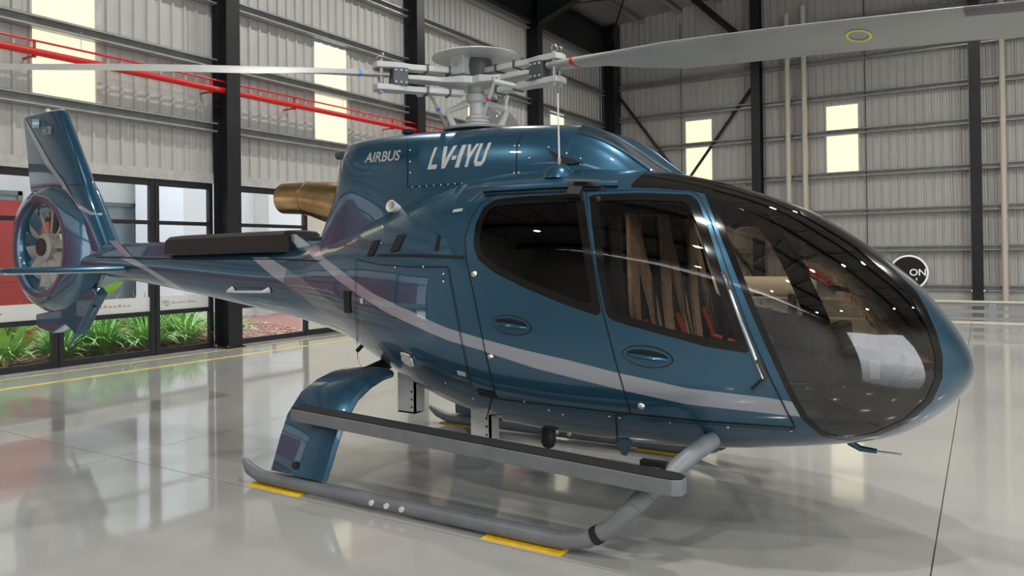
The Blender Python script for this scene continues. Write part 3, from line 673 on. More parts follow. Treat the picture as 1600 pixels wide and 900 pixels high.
disc_on('data_plate', (722, 583), 0, 0, 'rotor_grey', HELI, -.05, .003, .005, sq(.035, .016)); disc_on('data_plate', (566, 470), 0, 0, 'white_metal', HELI, 0, .003, .005, sq(.02, .02))
disc_on('small_latch', (716, 330), 0, 0, 'rotor_grey', HELI, 0, .006, .005, sq(.04, .012)); disc_on('vent_hole', (656, 273), .03, .03, 'seam', HELI)
# sliding door rail over the doors
rail = [hit(p) for p in densify([(757, 299), (860, 293), (966, 290)], 20)]
MB().tube([p+grad(body_G, p)*.02 for p in rail], .022, 8).build('door_rail', 'blue', HELI, True)
ribbon('door_rail_slot', [(757, 305), (860, 300), (945, 296)], .02, 'seam', off=.012)
q, N, a, b = frame_at((912, 293)); MB().prism(sq(.12, .012), .02, .055, lambda x, y, t: q+a*x+b*y+N*t).build('rail_carriage', 'bright_metal', HELI)
q, N, a, b = frame_at((900, 305)); MB().prism(sq(.045, .035), .008, .045, lambda x, y, t: q+a*x+b*y+N*t).build('rail_roller_block', 'black', HELI)
v, f = rivet((935, 313), .018, h_=.03); mk('window_knob', v, f, 'black', DOOR_F, True)
# front pillar hinge strip and stay
pil = [(1131, 430), (1150, 482), (1175, 545), (1192, 590)]
MB().tube([hit(p)+grad(body_G, hit(p))*.018 for p in densify(pil, 10)], .009, 6).build('pillar_strip', 'bright_metal', HELI, True)
for p in ((1135, 440), (1190, 575)): disc_on('pillar_hinge', p, 0, 0, 'dark_grey', HELI, -1.15, .02, .006, sq(.055, .012))
a_, b_ = hit((1197, 590)), hit((1174, 610)); MB().tube([a_+grad(body_G, a_)*.03, b_+grad(body_G, b_)*.03], .009, 6).build('door_stay', 'dark_grey', HELI, True)

# ---- engine cowling
CW = np.array([(1.78, 2.17, .22), (1.66, 2.25, .32), (1.56, 2.325, .38), (1.39, 2.46, .43), (1.2, 2.57, .46), (1.04, 2.62, .48), (.7, 2.66, .50), (.1, 2.69, .505), (-.6, 2.71, .50), (-.92, 2.705, .49), (-1.06, 2.70, .46), (-1.15, 2.695, .41), (-1.22, 2.68, .33), (-1.25, 2.65, .25)])[::-1]
CX = CW[:, 0].copy(); Z0 = 1.62
def cow(x): return pchip(CX, CW[:, 1], np.asarray(x, float)), pchip(CX, CW[:, 2], np.asarray(x, float))
def cow_G(P):
    P = np.atleast_2d(P); zc, wc = cow(P[:, 0]); g_ = (np.abs(P[:, 1])/wc)**4.2+(np.clip(P[:, 2]-Z0, 0, None)/(zc-Z0))**4.2-1
    return np.where((P[:, 0] > 1.78) | (P[:, 0] < -1.26), 1.0, g_)
xs = np.concatenate([np.linspace(-1.25, -1.0, 22), np.linspace(-.97, 1.0, 56), np.linspace(1.04, 1.78, 26)]); rings = []
for x in xs:
    zc, wc = [float(v) for v in cow(x)]; r_ = []
    for t in np.linspace(0, math.pi, 49):
        c, s_ = math.cos(t), math.sin(t); y = -wc*math.copysign(abs(c)**(2/4.2), c); z = Z0+(zc-Z0)*s_**(2/4.2)
        if x > .25:
            zb_, zt_, w_, zm_, nu_, nl_ = [float(q_) for q_ in sect(np.array([x]))]; z = max(z, zm_+(zt_-zm_)*max(0, 1-(abs(y)/w_)**nu_)**(1/nu_)-.05)
        fl = min(1.1, max(0, (2.36-z)/.5)); k = np.clip((-.55-x)/.6, 0, 1)
        r_.append((x-.27*fl**1.3*k*k, y*(1-.16*fl*k), z))
    rings.append(r_)
mb = MB(); n = 49; m_ = len(rings)
mb.add([p for r_ in rings for p in r_], [(i*n+k, i*n+k+1, (i+1)*n+k+1, (i+1)*n+k) for i in range(m_-1) for k in range(n-1)]+[tuple(range(n)), tuple(range((m_-1)*n, m_*n))])
COWL = mb.build('engine_cowling', 'blue', HELI, True)
for sm in ([(637, 217), (637, 250), (637, 292)], [(637, 292), (720, 287), (812, 279)], [(817, 206), (808, 225), (806, 278)], [(806, 279), (870, 274), (960, 268), (1030, 268)]): ribbon('cowling_seam', sm, .006, 'seam', COWL, .004, cow_G)
for x in np.linspace(645, 800, 15): v, f = rivet((x, 293-(x-637)*.075), .006, Gf=cow_G); mk('cowling_rivet', v, f, 'rotor_grey', COWL, True)
for p in ((641, 235), (641, 253), (641, 270), (804, 228), (811, 228), (803, 270), (810, 270), (827, 247), (857, 230), (885, 240), (907, 248), (858, 265), (880, 258), (907, 256)): v, f = rivet(p, .008, Gf=cow_G); mk('cowling_fastener', v, f, 'bright_metal', COWL, True)
scoop = [hit(p, cow_G) for p in ((857, 233), (875, 243), (912, 255), (895, 257), (873, 257))]
nn = grad(cow_G, scoop[2]); MB().add([p+nn*.005 for p in scoop]+[p+nn*.02 for p in scoop], [(4, 3, 2, 1, 0), (5, 6, 7, 8, 9)]+[(k, (k+1) % 5, 5+(k+1) % 5, 5+k) for k in range(5)]).build('air_scoop', 'seam', COWL)
# ram-air intake on the front slope: dark slot between two lips
def cow_z(x, y):
    zc, wc = [float(v) for v in cow(x)]; return Z0+(zc-Z0)*max(0, 1-(abs(y)/wc)**4.2)**(1/4.2)
for sy in (-1, 1):
    ys_ = [(x, sy*.62*float(cow(x)[1])) for x in np.linspace(1.06, 1.66, 12)]
    mk('intake_slot', [(x, y+d_, cow_z(x, y+d_)+.006) for x, y in ys_ for d_ in (-.045, .0, .045)], [(3*k+e, 3*k+e+1, 3*k+e+4, 3*k+e+3) for k in range(11) for e in (0, 1)], 'seam', COWL)
    for d_ in (-.05, .05): MB().tube([(x, y+d_, cow_z(x, y+d_)+.004) for x, y in ys_], .012, 8).build('intake_lip', 'blue', COWL, True)
def cow_text(name, s_, p0, p1, size_px, shear, bold, parent=COWL):
    a, b = hit(p0, cow_G), hit(p1, cow_G); L = np.linalg.norm(b-a); n_ = grad(cow_G, (a+b)/2); e = (b-a)/L
    o = text(name, s_, 1.0, 'letter', parent, lambda u, v, t: (u, v, t), .0, shear, bold)
    me = o.data; co = np.empty(len(me.vertices)*3); me.vertices.foreach_get('co', co); co = co.reshape(-1, 3); x0, x1 = co[:, 0].min(), co[:, 0].max(); h1 = co[:, 1].max(); out = []
    hgt = size_px
    for u, v, t in co:
        x = a+e*L*(u-x0)/(x1-x0)+np.array((0, 0, 1.))*hgt*v/h1; zc, wc = [float(q_) for q_ in cow(x[0])]
        y = -wc*max(0, 1-((x[2]-Z0)/(zc-Z0))**4.2)**(1/4.2); out.append((x[0], y-.0035, x[2]))
    me.vertices.foreach_set('co', np.array(out).ravel()); me.update(); return o
GL = {'L': [[(0, 0), (.30, 0), (.30, 1), (0, 1)], [(0, 0), (1, 0), (1, .2), (0, .2)]], 'V': [[(.36, 0), (.64, 0), (.28, 1), (0, 1)], [(.36, 0), (.64, 0), (1, 1), (.72, 1)]], '-': [[(0, .36), (1, .36), (1, .54), (0, .54)]],
      'I': [[(0, 0), (1, 0), (1, 1), (0, 1)]], 'Y': [[(.36, 0), (.64, 0), (.64, .46), (.36, .46)], [(.36, .38), (.64, .38), (.28, 1), (0, 1)], [(.36, .38), (.64, .38), (1, 1), (.72, 1)]],
      'U': [[(0, .18), (.28, .18), (.28, 1), (0, 1)], [(.72, .18), (1, .18), (1, 1), (.72, 1)], [(0, .2), (.22, 0), (.34, .2), (.28, .3)], [(.22, 0), (.78, 0), (.7, .2), (.3, .2)], [(.78, 0), (1, .2), (.72, .3), (.66, .2)]]}
a0, b0 = hit((668, 265), cow_G), hit((756, 259), cow_G)
for ch_, u0, u1 in (('L', .0, .165), ('V', .17, .41), ('-', .395, .475), ('I', .50, .575), ('Y', .60, .80), ('U', .81, 1.0)):
    v, f = [], []
    for poly in GL[ch_]:
        n0 = len(v)
        P = []
        for k in range(4):
            (x0, y0), (x1, y1) = poly[k], poly[(k+1) % 4]; P += [(x0+(x1-x0)*t, y0+(y1-y0)*t) for t in (0, .5)]
        for (x, y) in P:
            p = a0+(b0-a0)*(u0+(u1-u0)*x+.07*y); p[2] += .172*y; zc, wc = [float(q_) for q_ in cow(p[0])]
            v.append((p[0], -wc*max(0, 1-((p[2]-Z0)/(zc-Z0))**4.2)**(1/4.2)-.0035, p[2]))
        f.append(tuple(range(n0, n0+8)))
    mk('registration_letter', v, f, 'letter', COWL)
cow_text('maker_lettering', 'AIRBUS', (570, 254), (624, 250), .083, 0, .018)
# exhaust, cowling drain and rear details
EP = [(-1.05, -.06, 2.10), (-1.30, -.08, 2.16), (-1.55, -.095, 2.20), (-1.80, -.11, 2.245), (-2.10, -.13, 2.255)]
MB().tube(EP, [.20, .20, .185, .150, .142], 28, False).build('exhaust_pipe', 'bronze', HELI, True)
MB().tube([(-1.80, -.108, 2.243), (-1.83, -.111, 2.247)], .156, 28).build('exhaust_flange', 'bronze', HELI, True)
MB().tube([(-1.72, -.1, 2.23), (-2.09, -.13, 2.254)], .128, 24).build('exhaust_bore', 'black', HELI, True)
o = MB().tube([onplane((546, 241), 1, -.28), onplane((528, 243), 1, -.28)], .038, 12).build('vent_stub', 'rotor_dark', HELI, True)
q, N, a, b = frame_at((622, 327), cow_G); MB().lathe([(.032, 0), (.048, .09), (.04, .09), (.028, .02)], n=18).build('drain_outlet', 'white_metal', HELI, True).matrix_world = Matrix.Translation(Vector(hit((622, 327)))) @ Matrix.Rotation(math.radians(75), 4, 'X')
MB().lathe([(.05, 0), (.045, .03), (.02, .045)], (-.55, -.2, 2.71), 14).build('top_fitting', 'seam', HELI, True)
q = hit((874, 268)); MB().lathe([(.13, -.05), (.11, .0), (.055, .045), (.02, .055)], q, 20).build('antenna_base', 'blue', HELI, True)
MB().tube([q+np.array((0, 0, .04)), q+np.array((0, 0, .09))], .012, 8).build('antenna_ferrule', 'bright_metal', HELI, True)
MB().tube([q+np.array((0, 0, .08)), q+np.array((-.005, 0, .53))], [.007, .005], 8).build('whip_antenna', 'white_metal', HELI, True)

# ---- tail: shaft fairing, cover, fan shroud, fin, stabiliser
def arch(x, hw, z0, zt): return [(x, -hw, z0), (x, -hw*.98, zt-.05), (x, -hw*.75, zt-.012), (x, 0, zt), (x, hw*.75, zt-.012), (x, hw*.98, zt-.05), (x, hw, z0)]
MB().loft([arch(x, hw, 1.66, zt) for x, hw, zt in ((-1.55, .17, 1.90), (-2.2, .165, 1.905), (-4, .15, 1.895), (-5.1, .13, 1.89), (-5.6, .10, 1.88))]).build('shaft_fairing', 'blue', HELI, True)
for poly in ([(445, 367), (462, 366), (488, 385), (505, 400), (487, 401), (468, 388)], [(170, 376), (183, 376), (207, 402), (196, 402)]):
    P = [onplane(p, 1, -.172 if poly[0][0] > 300 else -.145) for p in poly]; MB().add(list(P)+[p+np.array((0, .004, 0)) for p in P], [tuple(range(len(P))), tuple(range(2*len(P)-1, len(P)-1, -1))]).build('fairing_stripe', 'silver_stripe', HELI)
cv = [(x, hw, zt) for x, hw, zt in ((-3.83, .215, 1.87), (-3.80, .225, 1.945), (-3.6, .23, 1.955), (-2.2, .24, 1.965), (-2.02, .24, 1.965), (-1.98, .225, 1.95), (-1.96, .21, 1.88))]
MB().loft([arch(x, hw, 1.755, zt) for x, hw, zt in cv]).build('padded_cover', 'black_cloth', HELI, True)
ribbon('boom_seam', [(150, 402), (230, 404), (330, 405), (440, 405), (500, 408)], .008, 'seam', BOOM)
h0, h1 = hit((365, 451)), hit((421, 453))
g0, g1 = grad(body_G, h0), grad(body_G, h1)
MB().tube([h0+g0*.01, h0+g0*.07, (h0+g0*.08)*.7+(h1+g1*.08)*.3, h1+g1*.075, h1+g1*.01], [.03, .012, .012, .012, .03], 8).build('tail_handle', 'white_metal', BOOM, True)
DC = np.array((-6.47, 0, 1.87)); R0 = .53
OUT = [(0, 1.22), (25, 1.18), (50, 1.02), (75, .86), (100, .80), (125, .86), (150, .93), (180, .95), (205, .92), (230, .86), (255, .82), (285, .86), (310, .95), (335, 1.12), (360, 1.22)]
oa = np.array(OUT, float); rings = []
for ph in np.linspace(0, 360, 73)[:-1]:
    R = float(pchip(oa[:, 0], oa[:, 1], np.array([ph]))[0]); c, s_ = math.cos(math.radians(ph)), math.sin(math.radians(ph)); hh = .165+.02*c
    pr = [(R0, -.06), (R0, -hh+.07), (R0+.022, -hh+.022), (R0+.075, -hh), (R0+.14, -hh+.004), (R0+(R-R0)*.6, -hh*.80), (R-.05, -hh*.42), (R, 0)]
    pr = pr+[(r_, -y) for r_, y in pr[::-1][1:]]
    rings.append([DC+np.array((c*r_, y, s_*r_)) for r_, y in pr])
rings.append(rings[0]); mb = MB(); mb.loft(rings, False); SH = mb.build('fan_shroud', 'blue', HELI, True)
n_ = len(rings[0]); 
MB().loft([[DC+np.array((math.cos(t)*R0, y, math.sin(t)*R0)) for t in np.linspace(0, 2*math.pi, 48, False)] for y in (-.07, .07)], False).build('duct_liner', 'blue', SH, True)
FAN = MB().lathe([(.05, -.14), (.10, -.13), (.165, -.10), (.17, .10), (.10, .12)], DC, 28, 'y').build('fan_hub', 'fan_grey', HELI, True)
MB().lathe([(.11, -.145), (.11, -.13)], DC, 24, 'y').build('hub_recess', 'black', FAN)
for a in (0, 34, 72, 108, 146, 180, 214, 252, 288, 326):
    t = math.radians(a+8); d = np.array((math.cos(t), 0, math.sin(t))); s_ = np.array((-d[2], 0, d[0])); P = []
    for r_, ch, tw in ((.15, .11, .75), (.30, .15, .55), (.51, .175, .42)):
        e = s_*math.cos(tw)+np.array((0, 1, 0))*math.sin(tw); nn = np.cross(d, e)
        P.append([DC+d*r_+e*ch*u+nn*w_+np.array((0, -.03, 0)) for u, w_ in ((-.5, 0), (0, .012), (.5, 0), (0, -.012))])
    MB().loft(P).build('fan_blade', 'fan_grey', FAN, True)
for a in (-4, 186, 60, 130, 240, 300):
    t = math.radians(a); d = np.array((math.cos(t), 0, math.sin(t))); MB().tube([DC+d*.1+np.array((0, .02, 0)), DC+d*.53+np.array((0, .02, 0))], .012, 6).build('stator_rod', 'fan_grey', FAN, True)
def fin_sec(z, le, te, th, n=15):
    up = []
    for k in range(n):
        u = (1-math.cos(math.pi*k/(n-1)))/2; y = th*(1.48*math.sqrt(u)-.63*u-1.75*u*u+1.42*u**3-.50*u**4)*2.05/2; up.append((le+(te-le)*u, y, z))
    return [(x, -y, zz) for x, y, zz in up]+[(x, y, zz) for x, y, zz in up[::-1][1:-1]]
def le(z): return -5.10-(z-1.93)*.645
FS = [(1.80, -5.02, -5.75, .24), (2.1, le(2.1), -6.0, .25), (2.38, le(2.38), -6.25, .25), (2.54, le(2.54), -6.5, .24), (2.59, le(2.59), -6.97, .235), (2.66, le(2.66), -6.99, .235), (3.1, le(3.1), -7.06, .215), (3.5, le(3.5), -7.135, .195), (3.545, le(3.52)-.02, -7.13, .16), (3.56, le(3.52)-.06, -7.08, .10)]
FIN = MB().loft([fin_sec(*f_) for f_ in FS]).build('tail_fin', 'blue', HELI, True)
def fin_G(P):
    P = np.atleast_2d(P); fz = np.array([f_[0] for f_ in FS]); l_ = np.interp(P[:, 2], fz, [f_[1] for f_ in FS]); t_ = np.interp(P[:, 2], fz, [f_[2] for f_ in FS]); th = np.interp(P[:, 2], fz, [f_[3] for f_ in FS])
    u = np.clip((P[:, 0]-l_)/(t_-l_), 0, 1); y = th*(1.48*np.sqrt(u)-.63*u-1.75*u*u+1.42*u**3-.50*u**4)*2.05/2
    return np.where((P[:, 0] > l_) | (P[:, 0] < t_) | (P[:, 2] > 3.56), 1.0, np.abs(P[:, 1])-y)
def band(name, up, lo, m_, parent, Gf, off=.006):
    A = [hit(p, Gf) for p in densify(up, 8)]; B = [hit(p, Gf) for p in densify(lo, 8)]; k = min(len(A), len(B)); ia = np.linspace(0, len(A)-1, k).astype(int); ib = np.linspace(0, len(B)-1, k).astype(int); v = []
    for i, j in zip(ia, ib): v += [A[i]+grad(Gf, A[i])*off, B[j]+grad(Gf, B[j])*off]
    return mk(name, v, [(2*i, 2*i+1, 2*i+3, 2*i+2) for i in range(k-1)], m_, parent, True)
band('fin_stripe', [(41, 187), (60, 220), (80, 256), (100, 284), (112, 305), (122, 318), (145, 332), (160, 333)], [(38, 187), (53, 220), (71, 256), (97, 290), (105, 306), (118, 322), (142, 336), (159, 337)], 'silver_stripe', FIN, fin_G)
ribbon('rudder_seam', [(104, 191), (118, 240), (131, 288), (90, 290), (50, 293)], .008, 'seam', FIN, .004, fin_G)
for dz, m_ in ((4.5, 'flag_blue'), (0, 'flag_white'), (-4.5, 'flag_blue')):
    P = [hit((x, y), fin_G) for x, y in ((51, 193+dz-2.2), (62, 193+dz-2.6), (62, 193+dz+1.9), (51, 193+dz+2.3))]; mk('flag_sticker', [p+np.array((0, -.006, 0)) for p in P], [(0, 1, 2, 3)], m_, FIN)
pA, pB = hit((68, 211), fin_G), hit((83, 209), fin_G)
text('model_lettering', 'H130', .16, 'letter', FIN, lambda u, v, t: tuple(pA+(pB-pA)*u/.40+np.array((0, -.012, v*.85))), .0, .1, .004)
MB().lathe([(.03, 0), (.03, .05), (.02, .06)], (-6.55, 0, 3.55), 14).build('position_light', 'white_metal', FIN, True)
MB().bbox((-6.9, -.025, 3.55), (-6.2, .025, 3.572)).build('fin_cap', 'white_metal', FIN)
# horizontal stabiliser
for s_ in (-1, 1):
    R_ = []
    for yy, x0, ch, th in ((.12, -4.55, .50, .075), (1.33, -4.66, .44, .055), (1.37, -4.70, .36, .03)):
        R_.append([(x0-ch*u, s_*yy, 1.60+th*w_) for u, w_ in ((0, 0), (.04, .35), (.15, .6), (.4, .6), (1, .05), (1, -.05), (.4, -.4), (.15, -.45), (.04, -.3))])
    MB().loft(R_).build('stabiliser', 'blue', HELI, True)
    MB().loft([[(x0-.02, s_*yy, 1.592), (x0-ch*.95, s_*yy, 1.592), (x0-ch*.95, s_*yy, 1.565), (x0-.02, s_*yy, 1.565)] for yy, x0, ch in ((.16, -4.57, .48), (1.35, -4.67, .42))]).build('stabiliser_underside', 'rotor_grey', HELI)
# ventral fin and tail skid
VF = [(-5.45, 1.38), (-6.05, 1.12), (-6.75, 1.02), (-6.72, .86), (-6.35, .80), (-6.05, .92), (-5.8, .80), (-5.55, 1.1), (-5.35, 1.3)]
MB().prism(VF, -.07, .07, lambda u, v, t: (u, t, v)).build('ventral_fin', 'blue', HELI, bevel=.02)
MB().tube([(-5.50, -.02, 1.16), (-5.85, -.02, .84), (-6.05, -.02, .66)], [.03, .028, .022], 8).build('tail_skid', 'blue', HELI, True)
# ---- main rotor
ROT = MB().lathe([(.06, 2.66), (.06, 2.92), (.085, 2.94), (.09, 2.99), (.07, 3.0), (.07, 3.12)], n=24).build('main_rotor', 'rotor_grey', HELI, True)
MB().lathe([(.27, 2.70), (.28, 2.715), (.22, 2.73), (.10, 2.745), (.085, 2.765), (.095, 2.77), (.095, 2.785), (.08, 2.79), (.09, 2.80), (.09, 2.812), (.062, 2.83)], n=32).build('swashplate', 'rotor_grey', ROT, True)
MB().lathe([(.03, 3.33), (.22, 3.32), (.345, 3.295), (.36, 3.285), (.34, 3.28), (.2, 3.27), (.03, 3.265)], n=40).build('hub_cap', 'rotor_grey', ROT, True)
MB().bbox((-.11, -.21, 3.13), (.02, -.08, 3.285)).build('damper_box', 'rotor_grey', ROT, bevel=.008)
MB().lathe([(.028, -.005), (.028, 0)], (-.045, -.21, 3.21), 14, 'y').build('box_disc', 'bright_metal', ROT)
MB().lathe([(.12, 3.12), (.14, 3.2), (.12, 3.28)], n=20).build('hub_core', 'rotor_dark', ROT, True)
AZ = [(234.0, 'tape_blue'), (-6.0, 'red'), (114.0, 'yellow')]
def rot_z(a): return np.array([[math.cos(a), -math.sin(a), 0], [math.sin(a), math.cos(a), 0], [0, 0, 1.]])
def zr(r_): return 3.105-.02*max(0, r_-.5)-.0125*max(0, r_-.5)**2
for az, tape in AZ:
    Q = rot_z(math.radians(az))
    def part(mb, name, m_, **k):
        mb.v = [tuple(Q@np.array(p)) for p in mb.v]; return mb.build(name, m_, ROT, **k)
    # star arm
    P = []
    for x, hw, th in ((0, .15, .03), (.16, .16, .028), (.30, .075, .02), (.48, .085, .018), (.62, .07, .016)): P.append([(x, -hw, 3.08-th), (x, hw, 3.08-th), (x, hw, 3.08+th), (x, -hw, 3.08+th)])
    part(MB().loft(P), 'star_arm', 'rotor_grey', bevel=.006)
    for zz, nm in ((3.165, 'sleeve_upper_plate'), (2.995, 'sleeve_lower_plate')):
        part(MB().prism([(.12, -.055), (.55, -.05), (.66, -.075), (.82, -.07), (.84, 0), (.82, .07), (.66, .075), (.55, .05), (.12, .055)], zz-.022, zz+.022, lambda u, v, t: (u, v, t)), nm, 'rotor_grey', bevel=.007)
        for x in (.24, .42): part(MB().bbox((x-.008, -.062, zz-.03), (x+.008, .062, zz+.03)), 'cable_tie', 'rotor_dark')
    part(MB().bbox((.58, -.08, 3.01), (.70, .08, 3.15)), 'elastomer_block', 'rotor_dark', bevel=.01)
    for x in (.60, .64, .68):
        for zz in (3.035, 3.125): part(MB().tube([(x, -.09, zz), (x, .09, zz)], .008, 6), 'block_bolt', 'rotor_grey')
    for y in (-.035, .035):
        part(MB().tube([(.78, y, 2.955), (.78, y, 3.205)], .017, 8), 'blade_pin', 'bright_metal')
        part(MB().tube([(.78+.02*math.cos(t), y, 3.235+.022*math.sin(t)) for t in np.linspace(-.5, 3.6, 9)], .003, 5), 'pin_ring', 'bright_metal')
    # blade: aerofoil with root neck, set at a coarse pitch, drooping under its weight
    secs = []
    rr = [.72, .95, 1.15, 1.4, 1.7, 2.1, 2.6, 3.4, 3.8, 4.4, 4.9, 5.2, 5.32, 5.345]
    ch = [.13, .14, .17, .27, .345, .36, .36, .36, .36, .36, .36, .35, .30, .18]
    af = [(.0, 0), (.02, .33), (.10, .70), (.25, .98), (.45, .92), (.7, .55), (1, .03), (1, -.03), (.7, -.28), (.45, -.5), (.25, -.62), (.10, -.48), (.02, -.25)]
    for r_, c_ in zip(rr, ch):
        pt_ = math.radians(np.interp(r_, [.7, 1.7, 5.3], [12, 19, 13])); tk = np.interp(r_, [.7, 1.2, 1.8, 5.3], [.036, .03, .024, .018])
        lead = .065+.03*min(1, max(0, (r_-.9)/.8)) if r_ < 5.2 else .095-.03*(r_-5.2)/.145
        ring = []
        for u, w_ in af:
            yy = lead-u*c_; zz = w_*tk; y2 = yy*math.cos(pt_)-zz*math.sin(pt_); z2 = yy*math.sin(pt_)+zz*math.cos(pt_)
            ring.append(Q@np.array((r_, -y2, zr(r_)+z2)))       # leading edge on the clockwise side
        secs.append(ring)
    B = MB().loft(secs).build('rotor_blade', 'blade_grey', ROT, True)
    mb = MB(); le_ = [[s_[k] for k in (11, 12, 0, 1, 2)] for s_ in secs[9:]]
    r0 = np.array(secs[0]).mean(0); 
    tp = []
    for x in (.93, .955):
        k = (x-.72)/(.95-.72) if x <= .95 else 1+(x-.95)/.2; i = int(k); f_ = k-i; ring = [np.array(secs[i][q])*(1-f_)+np.array(secs[i+1][q])*f_ for q in range(13)]; cen = sum(ring)/13
        tp.append([cen+(p-cen)*1.06+0 for p in ring])
    MB().loft(tp).build('blade_tape', tape, ROT, True)
    strip = []
    for i in (7, 8, 9, 10, 11):
        s_ = secs[i]; strip.append([np.array(s_[0])*1.0+(np.array(s_[0])-np.array(s_[6]))*.006, np.array(s_[12])+np.array((0, 0, -.003)), np.array(s_[11])+np.array((0, 0, -.004)), np.array(s_[10])*.6+np.array(s_[11])*.4+np.array((0, 0, -.005))])
    mk('erosion_strip', [p for s_ in strip for p in s_], [(i*4+k, i*4+k+1, i*4+k+5, i*4+k+4) for i in range(4) for k in range(3)], 'blade_edge', ROT)
    if az < 0:      # yellow ring mark underneath
        s0, s1 = secs[6], secs[7]; c0 = (np.array(s0[9])*.68+np.array(s1[9])*.32); e1 = (np.array(s1[9])-np.array(s0[9])); e1 /= np.linalg.norm(e1); e2 = np.array(s0[7])-np.array(s0[11]); e2 /= np.linalg.norm(e2); nn = np.cross(e1, e2); nn *= -np.sign(nn[2])
        v = []
        for t in np.linspace(0, 2*math.pi, 33):
            for rad_ in (.055, .072): v.append(c0+nn*.006+rad_*(math.cos(t)*e1+math.sin(t)*e2))
        mk('ring_mark', v, [(2*k, 2*k+1, 2*k+3, 2*k+2) for k in range(32)], 'yellow_ring', ROT)
    # pitch link, horn
    pl = [Q@np.array(p) for p in ((.20, -.17, 2.76), (.34, -.19, 3.02))]
    MB().tube(pl, .013, 8).build('pitch_link', 'rotor_grey', ROT, True)
    MB().tube([pl[0]*.5+pl[1]*.5-np.array((0, 0, .012)), pl[0]*.5+pl[1]*.5+np.array((0, 0, .014))], .017, 8).build('link_band', 'red' if tape == 'red' else ('yellow' if tape == 'yellow' else 'tape_blue'), ROT)
    MB().tube([pl[1]+np.array((0, 0, .03)), pl[1], Q@np.array((.46, -.09, 2.985))], [.026, .022, .02], 8).build('pitch_horn', 'rotor_grey', ROT, True)
for a in (212, 32):   # scissor links
    Q = rot_z(math.radians(a)); pts = [Q@np.array(p) for p in ((.07, 0, 2.93), (.24, 0, 2.865), (.19, 0, 2.745))]
    MB().tube(pts[:2], [.03, .022], 8).build('scissor_upper', 'rotor_grey', ROT, True); MB().tube(pts[1:], [.022, .03], 8).build('scissor_lower', 'rotor_grey', ROT, True)

# ---- landing gear
PADX = ((-1.29, -.74), (.84, 1.385))
for s_, sd in ((-1, 'starboard'), (1, 'port')):
    y = s_*1.17
    P = [(-1.42, y*.985, .155), (-1.33, y, .10), (-1.2, y, .062), (-.9, y, .062), (.2, y, .062), (1.2, y, .062), (1.38, y, .066), (1.52, y, .10), (1.66, y*.99, .185), (1.80, y*.97, .33), (1.93, y*.90, .47), (2.03, y*.78, .57), (2.10, y*.60, .63)]
    tb = MB().tube(P, [.02, .045, .048]+[.05]*10, 16).build('skid_tube', 'skid_grey', HELI, True)
    for x in (-.05, .08, .21): MB().lathe([(.018, -.065), (.018, .065)], (x, y, .065), 10, 'y').build('skid_bolt', 'white_metal', tb)
    MB().tube([(1.565, y, .125), (1.60, y, .148)], .0525, 16).build('black_band', 'black', tb)
    MB().tube([(1.80, y*.97, .33), (1.86, y*.945, .395)], .054, 16).build('tube_sleeve', 'skid_grey', tb)
    # rear cross-tube fairing: broad curved aerofoil
    path = [(-.60, .815), (-.68, .80), (-.80, .755), (-.93, .67), (-1.04, .52), (-1.10, .36), (-1.14, .22), (-1.165, .12)]; R_ = []
    for k, (yy, zz) in enumerate(path):
        t = k/(len(path)-1); tx = np.array(path[min(k+1, 7)])-np.array(path[max(k-1, 0)]); tx /= np.linalg.norm(tx); nn = np.array((tx[1], -tx[0]))*-1
        xf, xb = np.interp(t, [0, 1], [-.38, -.53]), np.interp(t, [0, .5, 1], [-.90, -1.05, -1.10]); ring = []
        for u, w_ in ((0, 0), (.03, .55), (.12, .9), (.3, 1), (.6, .7), (1, .08), (1, -.08), (.6, -.6), (.3, -.8), (.12, -.7), (.03, -.45)):
            q_ = np.array((yy, zz))+nn*.052*w_; ring.append((xf+(xb-xf)*u, -s_*q_[0] if False else s_*-q_[0], q_[1]))
        R_.append(ring)
    fr_ = MB().loft(R_).build('rear_leg_fairing', 'blue', HELI, True)
    MB().lathe([(.03, -.02), (.026, .02)], (-.82, s_*1.175, .20), 12, 'y').build('fairing_plug', 'black', fr_)
    MB().tube([(-.62, s_*.25, .88), (-.64, s_*.64, .80)], .05, 10).build('rear_cross_tube', 'black', HELI, True)
    # cabin step
    def stepsec(x, hw): 
        z1 = .612-(x+.83)*.029; yy = s_*(1.135+(x+.83)*.016); return yy, z1
    out = []
    for x in (-.84, -.82, 1.95, 2.05, 2.095):
        yy, z1 = stepsec(x, 0); hw = .075 if x < 2 else (.068 if x < 2.08 else .035); out.append([(x, yy-hw, z1-.085), (x, yy+hw, z1-.085), (x, yy+hw, z1), (x, yy-hw, z1)])
    stp = MB().loft(out).build('cabin_step', 'step_grey', HELI, bevel=.006)
    out = []
    for x in (-.84, 1.97, 2.05, 2.09):
        yy, z1 = stepsec(x, 0); hw = .07 if x < 2 else (.062 if x < 2.08 else .03); out.append([(x, yy-hw, z1+.001), (x, yy+hw, z1+.001), (x, yy+hw, z1+.007), (x, yy-hw, z1+.007)])
    MB().loft(out).build('grip_tread', 'grip_tape', stp)
    MB().bbox((1.80, s_*1.07, .53), (1.95, s_*1.02, .56)).build('step_clamp', 'black', stp)
    MB().bbox((-.70, s_*1.02, .54), (-.55, s_*1.12, .585)).build('rear_step_bracket', 'white_metal', stp)
